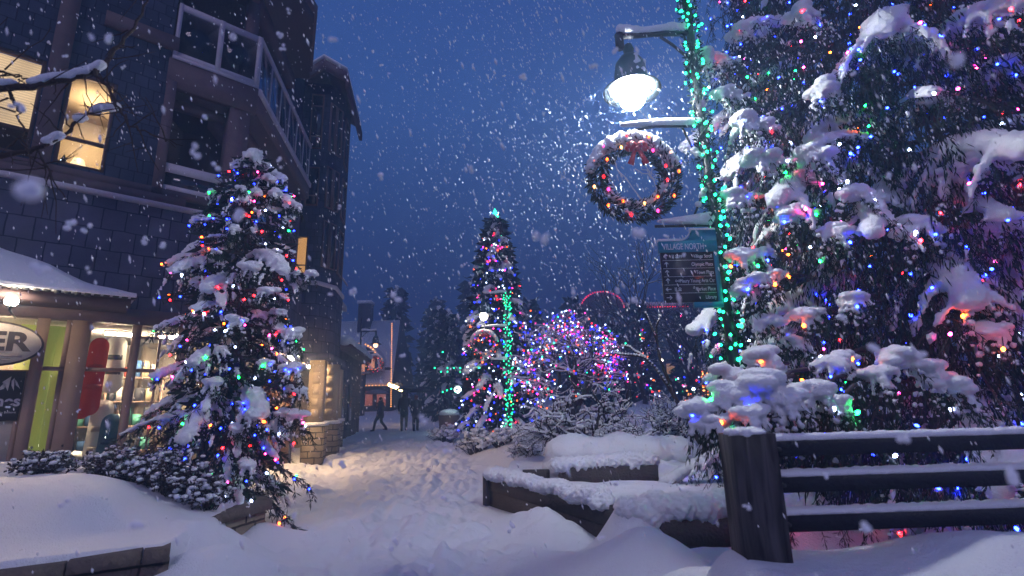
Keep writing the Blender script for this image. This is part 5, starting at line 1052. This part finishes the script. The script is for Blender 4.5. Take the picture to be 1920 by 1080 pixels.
for i, (x, Y, h, lb) in enumerate(((7.5, 30, 11, 'tall bare tree rising behind the village sign'), (-7.2, 50, 9, 'tall bare tree right of the distant snowy roof'), (13, 34, 10, 'bare tree far behind the giant spruce'), (3.8, 38, 9, 'bare tree behind the round ornamental tree'), (5.2, 24, 6.5, 'slim bare tree between the ornamental tree and the village sign'), (9.6, 27, 7.5, 'bare tree directly below the village sign'))):
    bare_tree('bare_tree', lb, (x, Y, .7), h, 70+i, spread=.5, depth=6 if i < 1 else 5, r0=.18, first=h*.28, nb=3, up=.2, snow=.5, group='bare trees in the mist')

# ------------------------------------------------------------------ the misty distance
FG = 'dark snowy conifers standing in the mist'
spots = [(-5.6, 38, 8.2, 'bushy snowy conifer standing behind the two people'), (-4.2, 33, 7.0, 'shorter snowy conifer just right of the two people'), (-8.2, 52, 10, 'tall dim conifer to the right of the snow roofed house'), (-3.6, 46, 12.5, 'tall dim conifer left of the middle christmas tree'),
         (1.5, 48, 10.5, 'dim conifer behind the ornamental tree'), (5.5, 45, 10, 'dim conifer left of the thin distant lit tree'), (11.5, 46, 9.5, 'dim conifer below the village sign'), (16.5, 44, 10.5, 'dim conifer seen behind the nearest lamp post'), (-13, 56, 14, 'far conifer behind the house at the street end'), (-9.5, 62, 14, 'far tall conifer rising over the snowy roof'), (-1, 64, 13, 'faint conifer far behind the middle tree'), (8.2, 62, 12, 'faint conifer behind the lodge roof'), (6.3, 31, 5.6, 'young snowy conifer left of the light covered distant tree'), (3.6, 27, 4.8, 'small snowy conifer half hidden behind the ornamental tree')]
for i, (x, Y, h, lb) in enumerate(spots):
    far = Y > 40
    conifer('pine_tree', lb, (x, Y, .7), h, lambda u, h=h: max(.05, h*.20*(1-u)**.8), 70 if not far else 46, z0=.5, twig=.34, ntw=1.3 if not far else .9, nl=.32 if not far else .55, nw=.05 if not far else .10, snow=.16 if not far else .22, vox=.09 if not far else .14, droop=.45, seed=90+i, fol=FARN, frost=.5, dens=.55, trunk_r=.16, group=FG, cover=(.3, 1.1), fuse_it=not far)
def box_thing(name, label, cat, loc, group=None): return thing(name, label, cat, loc, group)
# house with steep snowy roof at the end of the street
HB = thing('snow_roofed_house', 'house with steep snowy roof and arched dormer edged in white lights at the street end', 'building', (-15.5, 48, .8))
DWALL = mat('distant_dark_wall', (.05, .04, .042), .9, noise=(1.5, .9, (.03, .026, .03)))
q = MB(); q.box(-21, -11.2, 47, 55, .5, 5.0); q.build('wall', DWALL, HB)
q = MB(); q.hexa([(-21.5, 46.2, 3.3), (-10.9, 46.2, 3.3), (-11.4, 51, 9.6), (-21.5, 51, 9.6), (-21.5, 46.2, 3.7), (-10.9, 46.2, 3.7), (-11.4, 51, 10.0), (-21.5, 51, 10.0)]); rfh = q.build('roof', SNOW, HB)
q = MB(); q.hexa([(-10.9, 46.2, 3.3), (-10.7, 46.2, 3.3), (-10.7, 56, 3.3), (-10.9, 56, 3.3), (-11.4, 51, 9.9), (-11.2, 51, 9.9), (-11.2, 51.2, 9.9), (-11.4, 51.2, 9.9)]); q.build('gable_edge', DWALL, HB)
q = MB(); q.box(-15.4, -14.2, 50, 51.2, 8.6, 11.6); ch_ = q.build('chimney', DWALL, rfh); q = MB(); q.box(-15.5, -14.1, 49.9, 51.3, 11.602, 11.9); q.build('chimney_snow', SNOW, ch_)
dm = MB(); n = 14; a = np.linspace(0, PI, n); arc = [(-13.9+1.95*math.cos(t), 4.6+2.3*math.sin(t)**.8) for t in a]
V = [(x, yy, z) for yy in (45.6, 49.5) for x, z in arc]; dm.add(V, [[i, i+1, n+i+1, n+i] for i in range(n-1)]); dm.T.append(np.array([[0, i+1, i] for i in range(1, n-1)])+dm.n-2*n); dm.TM.append(np.zeros(n-2)); dmo = dm.build('dormer', DWALL, HB)
q = MB(); V = [(x*1.0+.0, yy, z+.0) for yy in (45.4, 49.6) for s_ in (1.0, 1.10) for x, z in [(-13.9+1.95*s_*math.cos(t), 4.6+2.3*s_*math.sin(t)**.8) for t in a]]
q.add(V, [[n+i, n+i+1, 3*n+i+1, 3*n+i] for i in range(n-1)]+[[i, n+i, n+i+1, i+1] for i in range(n-1)]); q.build('dormer_snow', SNOW, dmo)
WWIN = emat('distant_warm_window', (1, .38, .22), .8)
for x in (-14.4, -12.9): q = MB(); q.box(x, x+.55, 45.56, 45.598, 4.7, 5.9); q.build('window', WWIN, HB)
for x in (-13.6, -12.4): q = MB(); q.box(x, x+.8, 46.95, 46.998, 1.6, 2.9); q.build('window', emat('dim_red_window', (1, .28, .2), .35), HB)
pts = [(-13.9+2.0*math.cos(t), 45.35, 4.75+2.3*math.sin(t)**.8) for t in np.linspace(.35, PI-.2, 19)]
string_lights('arc of warm white string lights over the dormer of the distant house', pts, ['warm']*19, .055, 7, hi=False)
pts = [(-11.05+.15*t, 46.1+.0*t, 8.9-7.4*t) for t in np.linspace(0, 1, 40)]; pts += [(x, 46.1, 3.35) for x in np.linspace(-13.2, -11.4, 7)]
string_lights('hanging line of white string lights at the gable edge of the distant house', pts, ['warm']*len(pts), .045, 5, hi=False)
# tapered lantern turret
q = MB(); tq = thing('lantern_turret', 'small turret with pointed snowy cap and red lit window below the dormer', 'turret', (-12.6, 41, .8)); q.lathe([(.45, .6), (.45, 5.0)], (-12.2, 41, 0), 8); q.build('wall', DWALL, tq)
q = MB(); q.lathe([(.85, 4.95), (.75, 5.1), (.30, 6.3), (.12, 6.9), (.001, 7.1)], (-12.2, 41, 0), 12); q.build('roof', SNOW, tq, smooth=True); q = MB(); q.box(-12.1, -11.75, 40.5, 40.56, 4.0, 4.8); q.build('window', WWIN, tq)
# low dark building between the corner building and the end of the street
LB_ = thing('low_annex', 'low dark building with snowy eave beyond the corner tower', 'building', (-9.4, 22, 0))
q = MB(); q.fbox(F2, 10.2, 17, -3, .1, -.2, 3.7); q.build('wall', SHING, LB_); q = MB(); q.fbox(F2, 10.0, 17.2, -3.1, .55, 3.7, 3.9); q.build('eave', TRIM, LB_)
q = MB(); r_ = np.random.default_rng(4); t = np.linspace(10.05, 17.1, 60); q.blobs([(*F2(a, .35), 4.0) for a in t], np.stack([np.full(60, .28), np.full(60, .28), r_.uniform(.14, .22, 60)], -1), 2); q.blobs([(*F2(a, -.6), 4.1) for a in t], np.full((60, 3), (.6, .6, .25)), 2); s2 = q.build('roof_snow', SNOW, LB_, smooth=True)
q = MB(); q.fbox(F2, 11, 12, .1, .13, 1.0, 2.5); q.fbox(F2, 13, 14, .1, .13, 1.0, 2.5); q.build('window', DGLASS, LB_)
# lodge with red lights on the right
LX = thing('distant_lodge', 'large dark lodge far behind with snowy roof outlined by red lights', 'building', (22, 70, 1))
q = MB(); q.box(9, 60, 70, 90, .5, 14.0); q.build('wall', DWALL, LX)
q = MB(); q.box(8.5, 60.5, 69.5, 90, 14.0, 14.3); q.build('roof', DWALL, LX); q = MB(); q.box(8.7, 60.3, 69.7, 90, 14.302, 14.9); q.build('roof_snow', SNOW, LX)
a = np.linspace(0, PI, 14); V = [(12.4+2.9*math.cos(t), yy, 14.0+2.2*math.sin(t)) for yy in (69, 75) for t in a]; q = MB(); q.add(V, [[i, i+1, 15-1+i+1, 14+i] for i in range(13)]); q.T.append(np.array([[0, i+1, i] for i in range(1, 13)])+q.n-28); q.TM.append(np.zeros(12)); q.build('arched_gable', DWALL, LX)
pts = [(12.4+2.95*math.cos(t), 68.9, 14.1+2.25*math.sin(t)) for t in np.linspace(0, PI, 26)]+[(x, 69.3, 14.1) for x in np.linspace(16.2, 34, 52)]
string_lights('red string lights along the roof edge and arch of the distant lodge', pts, ['red']*len(pts), .085, 5, hi=False)
for i, (a_, b_) in enumerate(((1262, 690), (1300, 672), (1150, 700), (1335, 660))):
    p = atY(a_, b_, 69.9); q = MB(); q.box(p[0]-.9, p[0]+.9, 69.9, 69.96, p[2]-.8, p[2]+.6); q.build('window', emat('lodge_window', (1, .5, .22), .5), LX)
gl = thing('golden_lit_bush', 'leafless bush glowing with golden lights beneath the village sign', 'bush', (*atY(1340, 745, 30)[:2], .7)); c = atY(1335, 680, 30)
r_ = np.random.default_rng(8); BB, tp = bare_tree('golden_lit_tree', 'small bare tree strung with golden lights behind the nearest lamp post', (c[0], 30, .7), 4, 88, spread=.8, depth=4, r0=.08, first=1.0, nb=4, up=.0, dirs=[(.3, 0, 1), (-.4, 0, .9)], snow=.6)
bpy.data.objects.remove(gl)
tp = tp[r_.permutation(len(tp))[:110]]; string_lights('golden string lights on the small bare tree behind the nearest post', tp, mixcols(len(tp), 3, dict(warm=.7, amber=.3)), .035, 6, hi=False)

def simple_lamp(px_, py_, Y, label, col, st, kind='globe', pole=True):
    p = atY(px_, py_, Y); r_ = thing('path_lamp', label, 'lamp', (p[0], Y, Hs(p[0], Y)))
    if pole: q = MB(); q.tube([(p[0]+.35, Y+.1, Hs(p[0], Y)-.1), (p[0]+.35, Y+.1, p[2]+.25), (p[0], Y, p[2]+.18)], .04, 6); q.build('pole', BLACKM, r_)
    q = MB()
    if kind == 'globe': q.blobs([p], [(.16, .16, .14)], 2)
    else: q.tube([p+np.array([-.42, 0, .17]), p+np.array([.38, 0, -.17])], .09, 8)
    q.build('globe' if kind == 'globe' else 'tube', emat('lamp_glow_%d' % px_, col, st), r_, smooth=True)
    q = MB(); q.blobs([p+np.array([0, 0, .20])], [(.26, .26, .05)] if kind == 'globe' else [(.4, .15, .04)], 2); q.build('lamp_shade', BLACKM, r_)
simple_lamp(742, 726, 30, 'tilted warm tube lamp glowing above the walking people', (1, .62, .25), 30, 'tube')
simple_lamp(858, 731, 24, 'cool white globe lamp left of the middle christmas tree', (.75, 1, .92), 28)
simple_lamp(1272, 664, 40, 'white globe lamp between the distant lit trees', (1, .85, .7), 22)
simple_lamp(1240, 676, 42, 'smaller white lamp left of the brighter one far behind', (1, .85, .7), 12)
bk = thing('planter_barrel', 'snow topped round planter barrel beside the path with a small light at its foot', 'planter', (-3.1, 25, .4))
bpos = atY(842, 812, 25); bz = Hs(bpos[0], 25)
q = MB(); q.lathe([(.001, bz-.1), (.42, bz-.1), (.52, bz+.7), (.45, bz+.75), (.001, bz+.72)], (bpos[0], 25, 0), 14); q.build('tub', mat('tub_terracotta', (.16, .08, .06), .8, noise=(5, .8, (.1, .05, .04))), bk); q = MB(); q.blobs([(bpos[0], 25, bz+.82)], [(.5, .5, .22)], 2); q.build('snow_load', SNOW, bk, smooth=True)
q = MB(); q.blobs([(bpos[0], 24.4, bz+.12)], [(.16, .06, .05)], 2); q.build('foot_light', emat('foot_light_glow', (1, .55, .3), 8), bk)
string_lights('teal string lights on a low branch left of the middle tree', [atY(*v, 23) for v in ((690+8*i+(i % 3)*4+125, 690+(i*7) % 14, ) for i in range(9))]+[atY(830+8*i, 735-3*(i % 3), 23) for i in range(7)]+[atY(770+60, 660, 23)], ['teal']*17, .035, 6, hi=False)

# ------------------------------------------------------------------ people
def person(x, y, face, label, pose, coat, legs, umb=None, hgt=1.72, hat=None):
    z = Hs(x, y); R0 = thing('person', label, 'person', (x, y, z)); s = hgt/1.72
    ca, sa = math.cos(face), math.sin(face)
    def W(p): a, b, c = np.array(p, float)*s; return np.array([x+a*ca-b*sa, y+a*sa+b*ca, z+c])   # +b = facing direction, +a = right
    st = .30 if pose == 'walk' else .04
    hipL, hipR = (-.09, 0, .92), (.09, 0, .92); kL, kR = (-.10, st*.75, .50), (.10, -st*.15, .48); aL, aR = (-.10, st, .09), (.10, -st*1.1, .13)
    def limb(q, pts, rad, k=8): q.tube([W(p) for p in pts], rad, k); q.blobs([W(p) for p in pts], np.array(rad)*.98, 2)
    q = MB(); limb(q, [hipL, kL, aL], [.085, .062, .042]); limb(q, [hipR, kR, aR], [.085, .062, .042]); limb(q, [(0, 0, .95), (0, 0, 1.2), (0, .01, 1.42)], [.14, .13, .12]); limb(q, [(0, .01, 1.42), (0, .02, 1.54)], [.055, .052])
    q.blobs([W((0, .03, 1.62))], [(.078*s, .092*s, .112*s)], 3); q.blobs([W((0, .125, 1.61))], [(.014, .018, .02)], 2)
    hands = [(-.24, .10, .88), (.24, .05, .88)] if umb is None else [(-.24, .08, .88), (.13, .26, 1.22)]
    el = [(-.25, .0, 1.12), (.25, -.02, 1.12)] if umb is None else [(-.25, .0, 1.12), (.23, .06, 1.12)]
    sh = [(-.19, 0, 1.40), (.19, 0, 1.40)]
    for a, b, c in zip(sh, el, hands):
        limb(q, [a, b, c], [.05, .04, .03]); h = np.array(c)
        q.blobs([W(h+np.array([0, .02, -.04]))], [(.022, .04, .045)], 2)
        for f_ in range(4): q.tube([W(h+np.array([-.03+.02*f_, .02, -.06])), W(h+np.array([-.03+.02*f_, .03, -.10-.008*(f_ in (1, 2))])), W(h+np.array([-.028+.02*f_, .012, -.128]))], [.010, .009, .007], 6)
        q.tube([W(h+np.array([.03, .03, -.03])), W(h+np.array([.05, .05, -.07]))], [.012, .009], 6)
    b_ = q.build('body', SKIN, R0, smooth=True); fuse(b_, .012, 2)
    q = MB(); limb(q, [(0, 0, .78), (0, 0, .98), (0, 0, 1.25), (0, .0, 1.42)], [.20, .175, .185, .15]); q.blobs([W((0, 0, 1.42))], [(.22, .13, .08)], 2)
    for a, b, c in zip(sh, el, hands): limb(q, [a, b, np.array(b)*.1+np.array(c)*.9], [.075, .062, .048])
    q.blobs([W((0, .03, 1.50))], [(.10, .10, .05)], 2)
    o = q.build('coat', mat('coat', coat, .85), R0, smooth=True); fuse(o, .018, 2)
    q = MB(); limb(q, [hipL, kL, aL], [.105, .078, .062]); limb(q, [hipR, kR, aR], [.105, .078, .062]); o = q.build('trousers', mat('trousers', legs, .85), R0, smooth=True); fuse(o, .018, 2)
    for a in (aL, aR): q = MB(); q.blobs([W((a[0], a[1]+.05, a[2]-.03)), W((a[0], a[1]+.12, a[2]-.045)), W(a)], [(.055, .08, .06), (.05, .07, .045), (.06, .06, .09)], 2); q.build('boot', BLACKM, R0, smooth=True)
    q = MB(); q.blobs([W((0, .005, 1.665)), W((0, -.03, 1.60))], [(.092, .098, .085), (.088, .075, .10)], 2); q.build('hat' if hat else 'hair', mat('hat_wool', hat or (.03, .02, .018), .9), R0, smooth=True)
    if umb is not None:
        c = W((.10, .26, 1.22)); U = thing('umbrella', umb[1], 'umbrella', tuple(c)); top = c+np.array([0, 0, .86])
        q = MB(); q.tube([c-np.array([0, 0, .15]), top+np.array([0, 0, .05])], .009, 6); q.build('shaft', BLACKM, U)
        q = MB(); n_ = 16; pr = [(.001, .22), (.2, .20), (.38, .12), (.50, 0), (.49, -.005), (.37, .105), (.2, .185), (.001, .20)]; q.lathe([(a*umb[2], b) for a, b in pr], top-np.array([0, 0, .2]), n_); q.build('canopy', umb[0], U)
        for k in range(8):
            a = k*PI/4; q = MB(); q.tube([top-np.array([0, 0, .02]), top+np.array([.38*umb[2]*math.cos(a), .38*umb[2]*math.sin(a), -.105]), top+np.array([.5*umb[2]*math.cos(a), .5*umb[2]*math.sin(a), -.21])], .005, 4); q.build('rib', BLACKM, U)
SKIN = mat('skin', (.45, .28, .21), .6)
UD = mat('dark_umbrella_cloth', (.02, .02, .03), .7); UP = mat('pale_umbrella_cloth', (.42, .38, .42), .7)
p = atY(712, 805, 26); person(p[0], 26, PI/2, 'person in dark coat walking left across the street under a pale umbrella', 'walk', (.03, .028, .035), (.02, .02, .028), (UP, 'pale wide umbrella held over the walking person', 1.25), 1.62)
p = atY(757, 810, 25); person(p[0], 25, 0.1, 'taller of two people seen from behind, dark jacket and grey trousers, holding dark umbrella', 'stand', (.022, .022, .028), (.12, .11, .11), (UD, 'dark umbrella over the taller of the two people', 1.15), 1.82)
p = atY(779, 810, 25.2); person(p[0], 25.2, -.1, 'shorter of two people walking away in dark jacket with reddish hat', 'stand', (.03, .03, .04), (.022, .022, .03), (UD, 'second dark umbrella over the shorter of the two people', 1.1), 1.68, hat=(.2, .06, .05))
p = atY(830, 790, 27); person(p[0], 27, .6, 'person in dark clothes standing beside the planter barrel', 'stand', (.02, .025, .03), (.02, .02, .028), None, 1.75)

# ------------------------------------------------------------------ branch reaching in over the left windows
def limb_from(pts, name='b'): return [np.array(atD(a, b, d)) for a, b, d in pts]
OB = thing('street_tree', 'bare dark tree reaching in from the left edge in front of the lit upper windows', 'tree', (-4.9, 2.4, Hs(-4.9, 2.4)))
q = MB(); sn = MB(); root0 = np.array([-4.9, 2.4, Hs(-4.9, 2.4)-.1]); r_ = np.random.default_rng(12)
q.tube([root0, root0+np.array([.05, .1, 1.5]), root0+np.array([.0, .2, 2.8])], [.10, .08, .055], 8)
mains = [([(-260, 230, 3.6), (-80, 175, 3.5), (60, 160, 3.4), (130, 148, 3.35), (185, 128, 3.3), (230, 80, 3.3), (262, 35, 3.3), (285, -30, 3.3)], .023, .005), ([(-260, 330, 3.7), (-90, 305, 3.6), (10, 292, 3.5), (70, 280, 3.45), (110, 262, 3.4), (150, 225, 3.4), (190, 205, 3.35), (230, 196, 3.35)], .018, .003),
         ([(175, 135, 3.3), (205, 165, 3.25), (220, 200, 3.2), (238, 232, 3.2), (285, 252, 3.2), (330, 275, 3.2)], .010, .002), ([(10, 165, 3.45), (30, 190, 3.4), (38, 225, 3.4), (45, 265, 3.35), (60, 310, 3.3)], .009, .002), ([(-90, 80, 3.6), (-20, 130, 3.5), (20, 140, 3.5), (60, 148, 3.45)], .010, .003), ([(70, 280, 3.45), (85, 310, 3.4), (100, 322, 3.4)], .006, .002)]
for pts, r0_, r1_ in mains:
    P_ = np.array(limb_from(pts)); t = np.linspace(0, len(P_)-1, len(P_)*4); i0 = np.minimum(t.astype(int), len(P_)-2); f = (t-i0)[:, None]; Q = P_[i0]*(1-f)+P_[i0+1]*f
    Q[1:-1] = (Q[:-2]+2*Q[1:-1]+Q[2:])/4; Q += r_.normal(0, .006, Q.shape); q.tube(Q, np.linspace(r0_, r1_, len(Q)), 6)
    for k in range(2, len(Q)-1):
        if r_.random() < .55:
            d = r_.normal(0, 1, 3); d[1] *= .3; d /= np.linalg.norm(d); L = r_.uniform(.08, .34); c = Q[k]; W_ = c+np.outer(np.linspace(0, 1, 5), d)*L+np.cumsum(r_.normal(0, .008, (5, 3)), 0); q.tube(W_, [.005, .004, .003, .0025, .0015], 4)
            if r_.random() < .6: e2 = d+r_.normal(0, .7, 3); q.tube(W_[2]+np.outer(np.linspace(0, 1, 3), e2)*.09, [.003, .002, .001], 3)
    if r0_ > .015:
        T = np.gradient(Q, axis=0); T /= np.linalg.norm(T, axis=1)[:, None]; rad = np.linspace(r0_, r1_, len(Q))
        for k in range(len(Q)-1):
            if abs(T[k][2]) < .75 and r_.random() < (.9 if r0_ > .02 else .45):
                for u in (0, .33, .66): sn.blobs([Q[k]*(1-u)+Q[k+1]*u+np.array([0, 0, rad[k]+.008])], [(.030, .030, .020*r_.uniform(.6, 1.4))], 2)
q.tube([root0+np.array([0, .2, 2.75])]+[limb_from(mains[0][0])[0], limb_from(mains[0][0])[1]], [.055, .035, .03], 8); q.tube([root0+np.array([0, .2, 2.6]), limb_from(mains[1][0])[0], limb_from(mains[1][0])[1]], [.04, .022, .018], 8)
q.build('branches', BARK, OB); so2 = sn.build('snow_load', SNOW, OB, smooth=True); fuse(so2, .010, 1)

# ------------------------------------------------------------------ falling snow
r_ = np.random.default_rng(77); n = 16000
fy_ = .9+24*r_.random(n)**.8; fx_ = r_.uniform(-1.1, 1.1, n)*(fy_+.5); fz = r_.uniform(0, 1, n)*(1.5+fy_*.95)+.2
ok = (fz > .9) & ~((fy_ < 3.5) & (np.abs(fx_) > 4)); c = np.stack([fx_, fy_, fz], -1)[ok]
near = np.array([1.33, 4.95, 4.6])+r_.normal(0, 1, (5200, 3))*np.array([1.5, 1.3, 1.5]); c = np.vstack([c, near[near[:, 1] > 1.5]]); n = len(c)
ax = np.array([.30, .05, -.95])+r_.normal(0, .07, (n, 3)); ax /= np.linalg.norm(ax, axis=1)[:, None]; A = np.cross(ax, r_.normal(0, 1, (n, 3))); A /= np.linalg.norm(A, axis=1)[:, None]; B_ = np.cross(ax, A)
sz = r_.uniform(.0026, .0058, n)[:, None]*np.clip(.85+.07*c[:, 1:2], .85, 1.9); el_ = r_.uniform(2.0, 4.2, n)[:, None]
V = np.stack([c-ax*sz*el_, c+A*sz, c+B_*sz, c-A*sz, c-B_*sz, c+ax*sz*el_], 1).reshape(-1, 3)
Ft = np.array([[0, 2, 1], [0, 3, 2], [0, 4, 3], [0, 1, 4], [5, 1, 2], [5, 2, 3], [5, 3, 4], [5, 4, 1]]); q = MB(); q.add(V, (Ft[None]+np.arange(n)[:, None, None]*6).reshape(-1, 3))
# clumped flakes close by
big = [(175, 72, .9), (205, 70, .9), (620, 75, .75), (1112, 126, .8), (884, 313, .9), (45, 352, .42), (715, 335, 1.1), (368, 283, .9), (1020, 440, .6), (795, 785, .7), (250, 978, .7), (843, 850, 1.0), (1790, 122, .6), (436, 72, .9), (525, 66, 1.2), (528, 90, 1.2), (980, 148, 1.2), (1150, 95, 1.2), (1695, 823, .8), (1900, 893, .8), (1628, 988, .7), (1205, 436, .7), (1187, 562, 1.0), (1160, 545, 1.1), (1075, 548, 1.2), (410, 310, 1.1), (524, 305, 1.2), (74, 505, .9), (834, 932, 1.2), (1400, 950, 1.1), (1548, 895, 1.2), (450, 405, .8), (540, 22, 1.2), (330, 930, 1.4), (690, 925, 1.3), (740, 1020, 1.3), (810, 1060, 1.3), (555, 968, 1.2), (1127, 1008, 1.5), (1640, 650, .8), (1730, 660, .9), (1580, 600, 1.1), (1368, 500, 1.3), (1283, 480, 1.3), (660, 548, 1.2), (733, 558, .9), (1100, 600, 1.3), (30, 200, 1.1), (120, 945, 1.2), (640, 870, 1.2), (960, 990, 1.3), (270, 450, 1.3), (305, 458, 1.3), (130, 420, 1.2), (160, 430, 1.4)]
for a, b, d in big:
    p = np.array(atD(a, b, d*1.15)); k = r_.integers(2, 5); rad = r_.uniform(.0045, .0075)*(1.15 if d < .7 else 1)
    q.blobs(p+r_.normal(0, rad*.7, (k, 3)), rad*r_.uniform(.6, 1.1, (k, 3)), 2)
for i in range(170):
    p = np.array(atD(r_.uniform(0, 1920), r_.uniform(0, 1050), r_.uniform(1.3, 4.5))); k = r_.integers(2, 4); rad = r_.uniform(.0035, .0065); q.blobs(p+r_.normal(0, rad*.7, (k, 3)), rad*r_.uniform(.6, 1.1, (k, 3)), 2)
FLAKE = mat('falling_flake', (.9, .9, .92), .9)
q.build('falling_snow', FLAKE, kind='stuff', label='falling snowflakes and soft clumps drifting through the air')

# ------------------------------------------------------------------ snowy air
hz = bpy.data.materials.new('snowy_air'); hz.use_nodes = True; t = hz.node_tree; t.nodes.clear(); o_ = N(t, 'ShaderNodeOutputMaterial'); v_ = N(t, 'ShaderNodeVolumePrincipled')
v_.inputs['Color'].default_value = (.34, .56, 1, 1); v_.inputs['Density'].default_value = .0125; v_.inputs['Anisotropy'].default_value = .2; t.links.new(v_.outputs[0], o_.inputs['Volume'])
q = MB(); q.box(-162, 162, -42, 302, -3, 46); q.build('haze', hz, kind='stuff', label='pale air thick with falling snow')
